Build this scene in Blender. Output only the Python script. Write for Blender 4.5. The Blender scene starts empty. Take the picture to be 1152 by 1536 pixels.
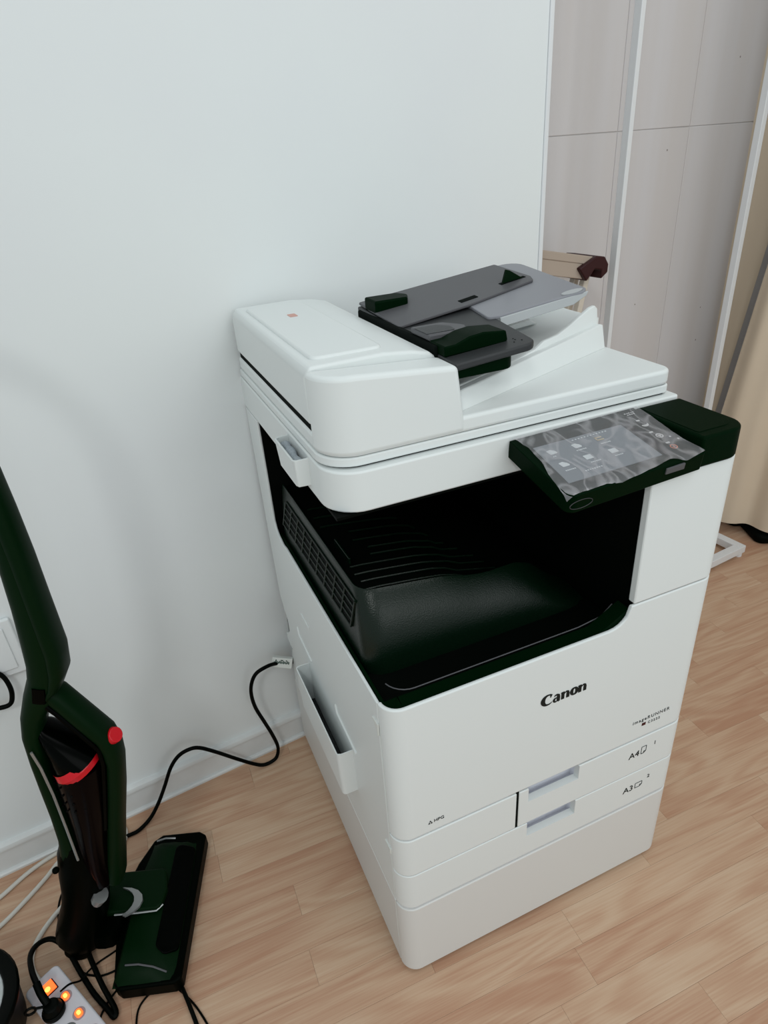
import bpy, bmesh, math, random
from mathutils import Vector, Matrix

C = bpy.context.scene.collection
SC = bpy.context.scene
PI = math.pi
rad = math.radians
random.seed(7)

# ------------------------------------------------------------------ camera
def make_camera():
    yaw, pitch, roll, f = 0.48394, 0.50647, 0.07352, 980.1
    fw = Vector((math.sin(yaw)*math.cos(pitch), math.cos(yaw)*math.cos(pitch), -math.sin(pitch)))
    ri = Vector((math.cos(yaw), -math.sin(yaw), 0))
    dn = fw.cross(ri)
    r2 = math.cos(roll)*ri + math.sin(roll)*dn
    d2 = -math.sin(roll)*ri + math.cos(roll)*dn
    cd = bpy.data.cameras.new('camera'); cam = bpy.data.objects.new('camera', cd); C.objects.link(cam)
    m = Matrix((r2, -d2, -fw)).transposed().to_4x4()
    m.translation = Vector((-0.337, -1.177, 1.288))
    cam.matrix_world = m
    cd.sensor_fit = 'VERTICAL'; cd.sensor_height = 36; cd.sensor_width = 27
    cd.lens = f*36/1536; cd.clip_start = .02; cd.clip_end = 50
    SC.camera = cam
make_camera()

# ------------------------------------------------------------------ light
world = bpy.data.worlds.new('world'); SC.world = world; world.use_nodes = True
bg = world.node_tree.nodes['Background']
bg.inputs[0].default_value = (.87, .95, .97, 1); bg.inputs[1].default_value = .60
def area(name, loc, target, size, power, col=(1, 1, 1)):
    l = bpy.data.lights.new(name, 'AREA'); l.shape = 'RECTANGLE'; l.size, l.size_y = size
    l.energy = power; l.color = col
    o = bpy.data.objects.new(name, l); C.objects.link(o); o.location = loc
    o.rotation_euler = (Vector(target)-Vector(loc)).to_track_quat('-Z', 'Y').to_euler()
    return o
area('ceiling_lamp_left', (-1.75, -2.6, 3.1), (-.2, -.1, .3), (.5, .5), 21, (.97, 1, .98))
area('ceiling_lamp_right', (.75, -1.35, 2.65), (.6, -.4, 0), (1.3, .7), 8, (.98, 1, 1))
area('front_fill_light', (.6, -4.2, 2.0), (.1, 0, .5), (2.6, 1.8), 27, (.97, 1, 1))  # added fill lamp behind the camera, brightens the lower wall and printer front
SC.view_settings.view_transform = 'Standard'
SC.view_settings.look = 'None'
SC.view_settings.gamma = 1
SC.view_settings.use_curve_mapping = False
SC.view_settings.exposure = 0

# ------------------------------------------------------------------ materials
MATS = {}
def mat(name, col, rough=.5, spec=.5, metal=0, emit=None, estr=0, noise=None, bump=None, coat=0, trans=0, alpha=1):
    m = bpy.data.materials.new(name); m.use_nodes = True
    nt = m.node_tree; b = nt.nodes['Principled BSDF']
    b.inputs['Base Color'].default_value = (*col, 1)
    b.inputs['Roughness'].default_value = rough
    b.inputs['Specular IOR Level'].default_value = spec
    b.inputs['Metallic'].default_value = metal
    b.inputs['Coat Weight'].default_value = coat
    b.inputs['Transmission Weight'].default_value = trans
    b.inputs['Alpha'].default_value = alpha
    if emit:
        b.inputs['Emission Color'].default_value = (*emit, 1); b.inputs['Emission Strength'].default_value = estr
    tc = nt.nodes.new('ShaderNodeTexCoord')
    if noise:
        sc, c2, fac = noise
        n = nt.nodes.new('ShaderNodeTexNoise'); n.inputs['Scale'].default_value = sc; n.inputs['Detail'].default_value = 5
        nt.links.new(tc.outputs['Object'], n.inputs['Vector'])
        mr = nt.nodes.new('ShaderNodeMapRange'); mr.inputs[1].default_value = .35; mr.inputs[2].default_value = .65
        mr.inputs[3].default_value = 0; mr.inputs[4].default_value = fac
        nt.links.new(n.outputs['Fac'], mr.inputs[0])
        mx = nt.nodes.new('ShaderNodeMix'); mx.data_type = 'RGBA'
        mx.inputs[6].default_value = (*col, 1); mx.inputs[7].default_value = (*c2, 1)
        nt.links.new(mr.outputs[0], mx.inputs[0]); nt.links.new(mx.outputs[2], b.inputs['Base Color'])
    if bump:
        sc, st = bump
        n = nt.nodes.new('ShaderNodeTexNoise'); n.inputs['Scale'].default_value = sc; n.inputs['Detail'].default_value = 3
        nt.links.new(tc.outputs['Object'], n.inputs['Vector'])
        bp = nt.nodes.new('ShaderNodeBump'); bp.inputs['Strength'].default_value = st; bp.inputs['Distance'].default_value = .002
        nt.links.new(n.outputs['Fac'], bp.inputs['Height']); nt.links.new(bp.outputs[0], b.inputs['Normal'])
    MATS[name] = m
    return m
M = MATS
mat('wall_paint', (.75, .785, .785), .75, .3, noise=(1.3, (.72, .745, .76), 1), bump=(60, .05))
mat('board_paint', (.70, .72, .72), .45, .4, noise=(22, (.60, .60, .59), .35))
mat('white_plastic', (.73, .765, .76), .42, .35, bump=(900, .03))
mat('white_plastic_warm', (.675, .68, .665), .42, .35, bump=(900, .03))
mat('recess_plastic', (.70, .71, .77), .5, .3)
mat('black_plastic', (.0006, .0078, .0020), .45, .02, bump=(700, .15))
mat('bay_black', (.0008, .0016, .0010), .6, .05)
mat('deck_wall_black', (.0006, .0066, .0024), .28, .30, bump=(500, .25))
mat('tray_grey', (.085, .085, .092), .45, .3, bump=(600, .1))
mat('tray_dark', (.030, .032, .034), .45, .3, bump=(600, .1))
mat('extension_grey', (.24, .245, .27), .4, .35)
mat('extension_lip', (.42, .44, .45), .35, .4)
mat('gap_black', (.003, .005, .004), .8, .05)
mat('ink', (.006, .009, .008), .6, .2)
mat('ink_grey', (.04, .045, .045), .6, .2)
mat('ink_red', (.05, .004, .006), .5, .3)
mat('screen', (.17, .20, .225), .25, .5)
mat('screen_icon', (.62, .66, .68), .4, .3)
mat('screen_icon_amber', (.50, .42, .28), .4, .3)
mat('key_symbol', (.60, .60, .60), .5, .3)
mat('key_orange', (.60, .16, .07), .5, .3)
mat('tag_white', (.70, .72, .69), .6, .2)
mat('tag_green', (.02, .06, .045), .6, .2)
mat('cloth_grey', (.42, .46, .50), .9, .1, noise=(260, (.30, .34, .37), .8), bump=(350, .8))
mat('vacuum_green', (.0010, .0105, .0022), .42, .06, bump=(700, .1))
mat('vacuum_black', (.0004, .0012, .0005), .38, .025)
mat('vacuum_gloss', (.0003, .0007, .0004), .2, .04)
mat('container', (.0015, .0006, .0007), .2, .05)
mat('vacuum_red', (.55, .006, .014), .25, .3)
mat('silver', (.30, .31, .31), .3, .5, metal=.6)
mat('cord_black', (.0008, .0016, .0010), .45, .06)
mat('cord_white', (.62, .60, .55), .45, .4)
mat('strip_white', (.60, .59, .63), .4, .4)
mat('strip_well', (.30, .26, .28), .5, .3)
mat('lamp_orange', (.9, .12, .02), .3, .5, emit=(1, .13, .02), estr=1.6)
mat('lamp_yellow', (.9, .35, .05), .3, .5, emit=(1, .42, .08), estr=2.2)
mat('socket_grey', (.12, .13, .13), .5, .3)
mat('bin_inside', (.50, .53, .53), .7, .2, noise=(40, (.42, .45, .45), 1))
mat('rack_white', (.72, .735, .75), .35, .4)
mat('rack_grey', (.50, .48, .47), .45, .3)
mat('curtain_cloth', (.66, .555, .43), .9, .1, bump=(400, .15))
mat('ladder_beige', (.42, .345, .285), .5, .3)
mat('ladder_ivory', (.62, .56, .48), .4, .4)
mat('ladder_maroon', (.030, .004, .006), .4, .3)
mat('sticker_pink', (.62, .36, .31), .6, .2)

def wood_mat():
    m = bpy.data.materials.new('laminate_oak'); m.use_nodes = True; nt = m.node_tree; b = nt.nodes['Principled BSDF']
    N = nt.nodes.new; L = nt.links.new
    oi = N('ShaderNodeObjectInfo'); tc = N('ShaderNodeTexCoord')
    off = N('ShaderNodeVectorMath'); off.operation = 'SCALE'; off.inputs[3].default_value = 37
    cx = N('ShaderNodeCombineXYZ')
    L(oi.outputs['Random'], cx.inputs[0]); L(oi.outputs['Random'], cx.inputs[1]); L(oi.outputs['Random'], cx.inputs[2])
    L(cx.outputs[0], off.inputs[0])
    add = N('ShaderNodeVectorMath'); add.operation = 'ADD'; L(tc.outputs['Object'], add.inputs[0]); L(off.outputs[0], add.inputs[1])
    mp = N('ShaderNodeMapping'); mp.inputs['Scale'].default_value = (1.8, 12, 1); L(add.outputs[0], mp.inputs[0])
    # cathedral figure: rings of a stretched distance field
    n1 = N('ShaderNodeTexNoise'); n1.inputs['Scale'].default_value = 1.0; n1.inputs['Detail'].default_value = 1.5; n1.inputs['Distortion'].default_value = .4
    L(mp.outputs[0], n1.inputs['Vector'])
    mul = N('ShaderNodeMath'); mul.operation = 'MULTIPLY'; mul.inputs[1].default_value = 44; L(n1.outputs['Fac'], mul.inputs[0])
    sn = N('ShaderNodeMath'); sn.operation = 'SINE'; L(mul.outputs[0], sn.inputs[0])
    mp2 = N('ShaderNodeMapping'); mp2.inputs['Scale'].default_value = (9, 330, 1); L(add.outputs[0], mp2.inputs[0])
    n2 = N('ShaderNodeTexNoise'); n2.inputs['Scale'].default_value = 1; n2.inputs['Detail'].default_value = 4; L(mp2.outputs[0], n2.inputs['Vector'])
    mp3 = N('ShaderNodeMapping'); mp3.inputs['Scale'].default_value = (2.0, 8, 1); L(add.outputs[0], mp3.inputs[0])
    n3 = N('ShaderNodeTexNoise'); n3.inputs['Scale'].default_value = 1; n3.inputs['Detail'].default_value = 2; L(mp3.outputs[0], n3.inputs['Vector'])
    def mapr(sock, a, b_, c, d):
        q = N('ShaderNodeMapRange'); q.inputs[1].default_value = a; q.inputs[2].default_value = b_; q.inputs[3].default_value = c; q.inputs[4].default_value = d
        L(sock, q.inputs[0]); return q.outputs[0]
    a1 = mapr(sn.outputs[0], -1, 1, 0, .24); a2 = mapr(n2.outputs['Fac'], .3, .7, 0, .32); a3 = mapr(n3.outputs['Fac'], .3, .7, 0, .40)
    a4 = mapr(oi.outputs['Random'], 0, 1, -.12, .06)
    s1 = N('ShaderNodeMath'); s1.operation = 'ADD'; L(a1, s1.inputs[0]); L(a2, s1.inputs[1])
    s2 = N('ShaderNodeMath'); s2.operation = 'ADD'; L(s1.outputs[0], s2.inputs[0]); L(a3, s2.inputs[1])
    s3 = N('ShaderNodeMath'); s3.operation = 'ADD'; L(s2.outputs[0], s3.inputs[0]); L(a4, s3.inputs[1])
    cr = N('ShaderNodeValToRGB'); e = cr.color_ramp.elements
    e[0].position = .12; e[0].color = (.45, .25, .158, 1)
    e[1].position = .85; e[1].color = (.60, .435, .305, 1)
    k = cr.color_ramp.elements.new(.52); k.color = (.54, .355, .238, 1)
    L(s3.outputs[0], cr.inputs[0]); L(cr.outputs[0], b.inputs['Base Color'])
    b.inputs['Roughness'].default_value = .42; b.inputs['Specular IOR Level'].default_value = .3
    bp = N('ShaderNodeBump'); bp.inputs['Strength'].default_value = .06; bp.inputs['Distance'].default_value = .001
    L(n2.outputs['Fac'], bp.inputs['Height']); L(bp.outputs[0], b.inputs['Normal'])
    M['laminate'] = m
wood_mat()

def concrete_mat():
    m = bpy.data.materials.new('grey_panel'); m.use_nodes = True; nt = m.node_tree; b = nt.nodes['Principled BSDF']
    N = nt.nodes.new; L = nt.links.new
    tc = N('ShaderNodeTexCoord')
    mp = N('ShaderNodeMapping'); mp.inputs['Scale'].default_value = (7, 7, .5); L(tc.outputs['Object'], mp.inputs[0])
    n1 = N('ShaderNodeTexNoise'); n1.inputs['Scale'].default_value = 1.2; n1.inputs['Detail'].default_value = 4; L(mp.outputs[0], n1.inputs['Vector'])
    cr = N('ShaderNodeValToRGB'); e = cr.color_ramp.elements
    e[0].position = .35; e[0].color = (.60, .565, .555, 1); e[1].position = .65; e[1].color = (.625, .605, .615, 1)
    L(n1.outputs['Fac'], cr.inputs[0])
    v = N('ShaderNodeTexVoronoi'); v.inputs['Scale'].default_value = 16; L(tc.outputs['Object'], v.inputs['Vector'])
    lt = N('ShaderNodeMath'); lt.operation = 'LESS_THAN'; lt.inputs[1].default_value = .045; L(v.outputs['Distance'], lt.inputs[0])
    sep = N('ShaderNodeSeparateColor'); L(v.outputs['Color'], sep.inputs[0])
    g = N('ShaderNodeMath'); g.operation = 'GREATER_THAN'; g.inputs[1].default_value = .72; L(sep.outputs[0], g.inputs[0])
    an = N('ShaderNodeMath'); an.operation = 'MULTIPLY'; L(lt.outputs[0], an.inputs[0]); L(g.outputs[0], an.inputs[1])
    mx = N('ShaderNodeMix'); mx.data_type = 'RGBA'; L(an.outputs[0], mx.inputs[0]); L(cr.outputs[0], mx.inputs[6]); mx.inputs[7].default_value = (.26, .22, .21, 1)
    L(mx.outputs[2], b.inputs['Base Color']); b.inputs['Roughness'].default_value = .75; b.inputs['Specular IOR Level'].default_value = .2
    M['grey_panel'] = m
concrete_mat()

def film_mat():
    m = bpy.data.materials.new('clear_film'); m.use_nodes = True; nt = m.node_tree
    N = nt.nodes.new; L = nt.links.new
    out = nt.nodes['Material Output']; nt.nodes.remove(nt.nodes['Principled BSDF'])
    tc = N('ShaderNodeTexCoord')
    n = N('ShaderNodeTexNoise'); n.inputs['Scale'].default_value = 16; n.inputs['Detail'].default_value = 1.5; n.inputs['Distortion'].default_value = 1.2
    mpf = N('ShaderNodeMapping'); mpf.inputs['Scale'].default_value = (1.6, .8, 1); mpf.inputs['Rotation'].default_value = (0, 0, .5); L(tc.outputs['Object'], mpf.inputs[0]); L(mpf.outputs[0], n.inputs['Vector'])
    # crease lines: where the folded noise crosses its middle
    ab = N('ShaderNodeMath'); ab.operation = 'SUBTRACT'; ab.inputs[1].default_value = .5; L(n.outputs['Fac'], ab.inputs[0])
    a2 = N('ShaderNodeMath'); a2.operation = 'ABSOLUTE'; L(ab.outputs[0], a2.inputs[0])
    mr = N('ShaderNodeMapRange'); mr.inputs[1].default_value = 0; mr.inputs[2].default_value = .075; mr.inputs[3].default_value = .40; mr.inputs[4].default_value = .19
    L(a2.outputs[0], mr.inputs[0])
    bp = N('ShaderNodeBump'); bp.inputs['Strength'].default_value = .5; bp.inputs['Distance'].default_value = .003; L(n.outputs['Fac'], bp.inputs['Height'])
    tr = N('ShaderNodeBsdfTransparent'); tr.inputs[0].default_value = (.97, .97, .97, 1)
    df = N('ShaderNodeBsdfDiffuse'); df.inputs[0].default_value = (.68, .66, .69, 1)
    gl = N('ShaderNodeBsdfGlossy'); gl.inputs[0].default_value = (.9, .9, .92, 1); gl.inputs['Roughness'].default_value = .22; L(bp.outputs[0], gl.inputs['Normal'])
    m1 = N('ShaderNodeMixShader'); m1.inputs[0].default_value = .22; L(df.outputs[0], m1.inputs[1]); L(gl.outputs[0], m1.inputs[2])
    m2 = N('ShaderNodeMixShader'); L(mr.outputs[0], m2.inputs[0]); L(tr.outputs[0], m2.inputs[1]); L(m1.outputs[0], m2.inputs[2])
    L(m2.outputs[0], out.inputs['Surface'])
    M['film'] = m
film_mat()

# ------------------------------------------------------------------ helpers
def finish(me, ang=38):
    for p in me.polygons: p.use_smooth = True
    me.set_sharp_from_angle(angle=rad(ang))
def link(name, me, m, parent=None, bevel=0, seg=2, loc=None, rot=None, ang=38):
    if m: me.materials.append(M[m])
    finish(me, ang)
    o = bpy.data.objects.new(name, me); C.objects.link(o)
    if parent: o.parent = parent
    if loc: o.location = loc
    if rot: o.rotation_euler = rot
    if bevel:
        b = o.modifiers.new('edge', 'BEVEL'); b.width = bevel; b.segments = seg; b.limit_method = 'ANGLE'; b.angle_limit = rad(40)
        wn = o.modifiers.new('normals', 'WEIGHTED_NORMAL'); wn.keep_sharp = True; wn.weight = 80
    return o
def obj(name, bm, m, parent=None, **k):
    bmesh.ops.recalc_face_normals(bm, faces=bm.faces[:])
    me = bpy.data.meshes.new(name); bm.to_mesh(me); bm.free()
    return link(name, me, m, parent, **k)
def box(bm, x0, x1, y0, y1, z0, z1, mtx=None):
    vs = [Vector((x, y, z)) for z in (z0, z1) for x, y in ((x0, y0), (x1, y0), (x1, y1), (x0, y1))]
    if mtx: vs = [mtx @ v for v in vs]
    v = [bm.verts.new(p) for p in vs]
    for f in ((3, 2, 1, 0), (4, 5, 6, 7), (0, 1, 5, 4), (1, 2, 6, 5), (2, 3, 7, 6), (3, 0, 4, 7)):
        bm.faces.new([v[i] for i in f])
def obox(name, m, parent, *d, **k):
    bm = bmesh.new(); box(bm, *d); return obj(name, bm, m, parent, **k)
def prism(bm, pts, z0, z1, axis='z', mtx=None):
    """pts 2D outline; extruded between z0 and z1 along axis. z0/z1 may be functions of (a,b)"""
    def P(a, b, c):
        v = {'z': (a, b, c), 'x': (c, a, b), 'y': (a, c, b)}[axis]
        v = Vector(v); return mtx @ v if mtx else v
    g = lambda z, a, b: z(a, b) if callable(z) else z
    lo = [bm.verts.new(P(a, b, g(z0, a, b))) for a, b in pts]
    hi = [bm.verts.new(P(a, b, g(z1, a, b))) for a, b in pts]
    n = len(pts)
    bm.faces.new(lo[::-1]); bm.faces.new(hi)
    for i in range(n):
        j = (i+1) % n
        bm.faces.new((lo[i], lo[j], hi[j], hi[i]))
def oprism(name, m, parent, pts, z0, z1, axis='z', mtx=None, **k):
    bm = bmesh.new(); prism(bm, pts, z0, z1, axis, mtx); return obj(name, bm, m, parent, **k)
def rounded(pts, radii, n=6):
    """polygon with filleted corners"""
    out = []; N = len(pts)
    if not hasattr(radii, '__len__'): radii = [radii]*N
    for i in range(N):
        p = Vector(pts[i]); a = Vector(pts[i-1]); b = Vector(pts[(i+1) % N]); r = radii[i]
        if r <= 0: out.append(tuple(p)); continue
        u = (a-p).normalized(); v = (b-p).normalized()
        ang = u.angle(v); d = r/math.tan(ang/2)
        d = min(d, (a-p).length*.49, (b-p).length*.49); r2 = d*math.tan(ang/2)
        c = p+(u+v).normalized()*(r2/math.sin(ang/2))
        s = p+u*d-c; e = p+v*d-c
        a0 = math.atan2(s.y, s.x); a1 = math.atan2(e.y, e.x); da = (a1-a0+PI) % (2*PI)-PI
        for k in range(n+1):
            t = a0+da*k/n; out.append((c.x+r2*math.cos(t), c.y+r2*math.sin(t)))
    return out
def rrect(x0, x1, y0, y1, r, n=6):
    return rounded([(x0, y0), (x1, y0), (x1, y1), (x0, y1)], r, n)
def tube(bm, pts, r, n=8, closed=False):
    pts = [Vector(p) for p in pts]; rings = []
    prev = None
    for i, p in enumerate(pts):
        a = pts[max(i-1, 0)]; b = pts[min(i+1, len(pts)-1)]; t = (b-a).normalized()
        if prev is None:
            prev = t.orthogonal().normalized()
        s = (prev - t*prev.dot(t)).normalized(); w = t.cross(s); prev = s
        rr = r[i] if hasattr(r, '__len__') else r
        rings.append([bm.verts.new(p + rr*(math.cos(2*PI*k/n)*s + math.sin(2*PI*k/n)*w)) for k in range(n)])
    for A, B in zip(rings, rings[1:]):
        for k in range(n): bm.faces.new((A[k], A[(k+1) % n], B[(k+1) % n], B[k]))
    bm.faces.new(rings[0][::-1]); bm.faces.new(rings[-1])
def smooth_path(pts, per=6):
    P = [Vector(p) for p in pts]; P = [2*P[0]-P[1]] + P + [2*P[-1]-P[-2]]; out = []
    for i in range(1, len(P)-2):
        for k in range(per):
            t = k/per; a, b, c, d = P[i-1:i+3]
            out.append(.5*((2*b)+(c-a)*t+(2*a-5*b+4*c-d)*t*t+(3*b-a-3*c+d)*t**3))
    out.append(P[-2]); return out
def cable(name, m, pts, r, parent=None, per=6):
    bm = bmesh.new(); tube(bm, smooth_path(pts, per), r, 8); return obj(name, bm, m, parent, ang=60)
def disc(bm, c, r, h, n=20, mtx=None, r2=None):
    r2 = r if r2 is None else r2
    lo = [Vector((c[0]+r*math.cos(2*PI*k/n), c[1]+r*math.sin(2*PI*k/n), c[2])) for k in range(n)]
    hi = [Vector((c[0]+r2*math.cos(2*PI*k/n), c[1]+r2*math.sin(2*PI*k/n), c[2]+h)) for k in range(n)]
    if mtx: lo = [mtx @ v for v in lo]; hi = [mtx @ v for v in hi]
    lo = [bm.verts.new(v) for v in lo]; hi = [bm.verts.new(v) for v in hi]
    bm.faces.new(lo[::-1]); bm.faces.new(hi)
    for k in range(n): bm.faces.new((lo[k], lo[(k+1) % n], hi[(k+1) % n], hi[k]))
def empty(name, loc, rz, label, cat, group=None):
    o = bpy.data.objects.new(name, None); C.objects.link(o); o.location = loc; o.rotation_euler = (0, 0, rz)
    o.empty_display_size = .1
    return tag(o, label, cat, group)
def tag(o, label, cat, group=None):
    o['label'] = label; o['category'] = cat
    if group: o['group'] = group
    return o
def struct(o, label=None):
    o['kind'] = 'structure'
    if label: o['label'] = label
    return o
def part_label(o, s):
    o['label'] = s; return o
def skin(bm, path, zb, zt, th):
    """upright sheet along path (outer side to the left-hand -> outside), inner offset by th; zb, zt functions of x"""
    n = len(path); P = [Vector(p) for p in path]; inn = []
    for i in range(n):
        d1 = (P[i]-P[i-1]).normalized() if i > 0 else None
        d2 = (P[i+1]-P[i]).normalized() if i < n-1 else None
        d = ((d1 or d2)+(d2 or d1)).normalized()
        nn = Vector((-d.y, d.x))
        k = 1.0
        if d1 and d2: k = 1/max(.5, math.cos(d1.angle(d2)/2))
        inn.append(P[i]+nn*th*k)
    g = lambda z, p: z(p.x) if callable(z) else z
    ob = [bm.verts.new((p.x, p.y, g(zb, p))) for p in P]; ot = [bm.verts.new((p.x, p.y, g(zt, p))) for p in P]
    ib = [bm.verts.new((q.x, q.y, g(zb, p))) for p, q in zip(P, inn)]; it = [bm.verts.new((q.x, q.y, g(zt, p))) for p, q in zip(P, inn)]
    for i in range(n-1):
        bm.faces.new((ob[i], ob[i+1], ot[i+1], ot[i])); bm.faces.new((ib[i+1], ib[i], it[i], it[i+1]))
        bm.faces.new((ot[i], ot[i+1], it[i+1], it[i])); bm.faces.new((ib[i], ib[i+1], ob[i+1], ob[i]))
    bm.faces.new((ob[0], ot[0], it[0], ib[0])); bm.faces.new((ob[-1], ib[-1], it[-1], ot[-1]))
def notched(bm, path, zb, zts, th):
    """like skin(), but with a top height per point; doubled points make upright steps"""
    P = [Vector(p) for p in path]; n = len(P); inn = []
    for i in range(n):
        j = i-1
        while j >= 0 and (P[i]-P[j]).length < 1e-7: j -= 1
        k = i+1
        while k < n and (P[i]-P[k]).length < 1e-7: k += 1
        d1 = (P[i]-P[j]).normalized() if j >= 0 else None; d2 = (P[k]-P[i]).normalized() if k < n else None
        d = ((d1 or d2)+(d2 or d1)).normalized(); inn.append(P[i]+Vector((-d.y, d.x))*th)
    ob = [bm.verts.new((p.x, p.y, zb)) for p in P]; ot = [bm.verts.new((p.x, p.y, z)) for p, z in zip(P, zts)]
    ib = [bm.verts.new((p.x, p.y, zb)) for p in inn]; it = [bm.verts.new((p.x, p.y, z)) for p, z in zip(inn, zts)]
    for i in range(n-1):
        bm.faces.new((ot[i], ot[i+1], it[i+1], it[i]))
        if (P[i]-P[i+1]).length < 1e-7: continue
        bm.faces.new((ob[i], ob[i+1], ot[i+1], ot[i])); bm.faces.new((ib[i+1], ib[i], it[i], it[i+1])); bm.faces.new((ib[i], ib[i+1], ob[i+1], ob[i]))
    bm.faces.new((ob[0], ot[0], it[0], ib[0])); bm.faces.new((ob[-1], ib[-1], it[-1], ot[-1]))
    bmesh.ops.remove_doubles(bm, verts=bm.verts[:], dist=1e-6)
def arc(cx, cy, r, a0, a1, n=9):
    return [(cx+r*math.cos(rad(a0+(a1-a0)*k/n)), cy+r*math.sin(rad(a0+(a1-a0)*k/n))) for k in range(n+1)]
def text_mesh(bm, s, size, mtx, spacing=1.0, thick=.0003):
    cu = bpy.data.curves.new('t', 'FONT'); cu.body = s; cu.size = size; cu.space_character = spacing; cu.extrude = thick
    cu.resolution_u = 3
    o = bpy.data.objects.new('t', cu); C.objects.link(o)
    dg = bpy.context.evaluated_depsgraph_get(); dg.update()
    me = bpy.data.meshes.new_from_object(o.evaluated_get(dg))
    n0 = len(bm.verts); bm.from_mesh(me); bm.verts.ensure_lookup_table()
    for v in bm.verts[n0:]: v.co = mtx @ v.co
    bpy.data.objects.remove(o); bpy.data.curves.remove(cu); bpy.data.meshes.remove(me)

# ------------------------------------------------------------------ room
def build_room():
    fl = obox('floor', 'laminate', None, -1.6, 2.6, -2.0, .8, -.06, -.006); struct(fl, 'light oak laminate floor of narrow strips')
    # laminate strips, running at the printer's angle
    pa = rad(-7.5); w = .0655
    base = {}
    for ln in (.30, .36, .42, .48):
        bm = bmesh.new(); box(bm, 0, ln-.0003, 0, w-.0003, -.0055, 0)
        bmesh.ops.recalc_face_normals(bm, faces=bm.faces[:])
        me = bpy.data.meshes.new('plank'); bm.to_mesh(me); bm.free(); me.materials.append(M['laminate']); base[ln] = me
    rnd = random.Random(4); ca, sa = math.cos(pa), math.sin(pa)
    rows = [(r, -1.30+rnd.random()*.4) for r in range(-23, 8)]
    forced = {0: -.170, 1: -.170}
    cnt = 0
    for r, s in rows:
        x = s; v = r*w+.013
        while x < 2.6:
            ln = rnd.choice(list(base))
            X = ca*x-sa*v; Y = sa*x+ca*v
            xm = X+ln*.5*ca; ym = Y+ln*.5*sa
            # only where the picture, or a step to its side, sees floor
            d = Vector((xm+.337, ym+1.177)); f = d.dot(Vector((.4653, .8851))); q = d.dot(Vector((.8851, -.4653)))
            inside = ym < .30 and (ym < .03 or xm > .7) and f > -.1 and f < 2.9 and -.62-.62*f < q < .72+.72*f and Y > -1.55 and xm < 2.45
            if inside:
                o = bpy.data.objects.new('plank', base[ln]); C.objects.link(o); o.parent = fl
                o.location = (X, Y, 0); o.rotation_euler = (0, 0, pa); cnt += 1
            x += ln
    print('planks', cnt)
    # white partition wall on the left, its end trim, baseboard
    struct(obox('wall_left', 'wall_paint', None, -1.6, .7138, 0, .11, -.006, 2.8), 'smooth white painted wall behind the printer')
    struct(obox('trim_1', 'rack_white', None, .7145, .7255, -.003, .113, -.006, 2.8, bevel=.002), 'white corner strip closing the end of the white wall')
    prof = [(0, 0), (-.0165, 0), (-.0165, .005), (-.0135, .008), (-.009, .0085), (-.008, .060), (-.013, .063), (-.0145, .069), (-.012, .076), (-.006, .0785), (0, .0785)]
    bb = oprism('baseboard_left', 'board_paint', None, prof, -1.6, .725, 'x'); struct(bb, 'white moulded baseboard along the white wall')
    # recessed grey wall made of panels
    wb = obox('wall_back', 'rack_grey', None, .60, 2.6, .2745, .40, -.006, 2.8); struct(wb, 'grey panelled wall in the recess')
    xs = [.60, 1.2165, 1.503, 2.05, 2.6]; zs = [-.006, 1.287, 2.8]
    for i in range(4):
        for j in range(2):
            g = .0009
            obox('panel', 'grey_panel', wb, xs[i]+g, xs[i+1]-g, .272, .287, zs[j]+g, zs[j+1]-g, bevel=.0012, seg=1)
    struct(obox('wall_right', 'wall_paint', None, 2.05, 2.2, -2.0, .284, -.006, 2.8), 'wall behind the beige curtains')
    # cover plate on the wall at far left
    sp = empty('socket_cover', (-.545, 0, .535), 0, 'white cover plate on the white wall behind the vacuum handle', 'cover plate')
    obox('plate', 'wall_paint', sp, -.045, .045, -.010, -.0004, -.060, .060, bevel=.003)
    obox('flap', 'wall_paint', sp, -.030, .030, -.013, -.0104, -.045, .045, bevel=.002)
build_room()

# ------------------------------------------------------------------ printer
W, D, R = .565, .615, .0285
Z1, Z2, Z3, ZK, ZD = .3759, .2864, .1972, .1942, .646
def front(x0=0.0, x1=W, y0=0.0, rl=R, rr=R, yl=None, xs=()):
    """outline of the front from the left side round the corners to the right side"""
    p = []
    if rl: p += [(x0, y0+rl)] + arc(x0+rl, y0+rl, rl, 180, 270)[1:]
    else: p += [(x0, y0)]
    p += [(x, y0) for x in xs]
    if rr: p += arc(x1-rr, y0+rr, rr, 270, 360)
    else: p += [(x1, y0)]
    return p
PR = empty('office_printer', (-.0685, -.6278, 0), -rad(6.226), 'white floor standing office printer with black output bay and touch panel', 'printer')

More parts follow.
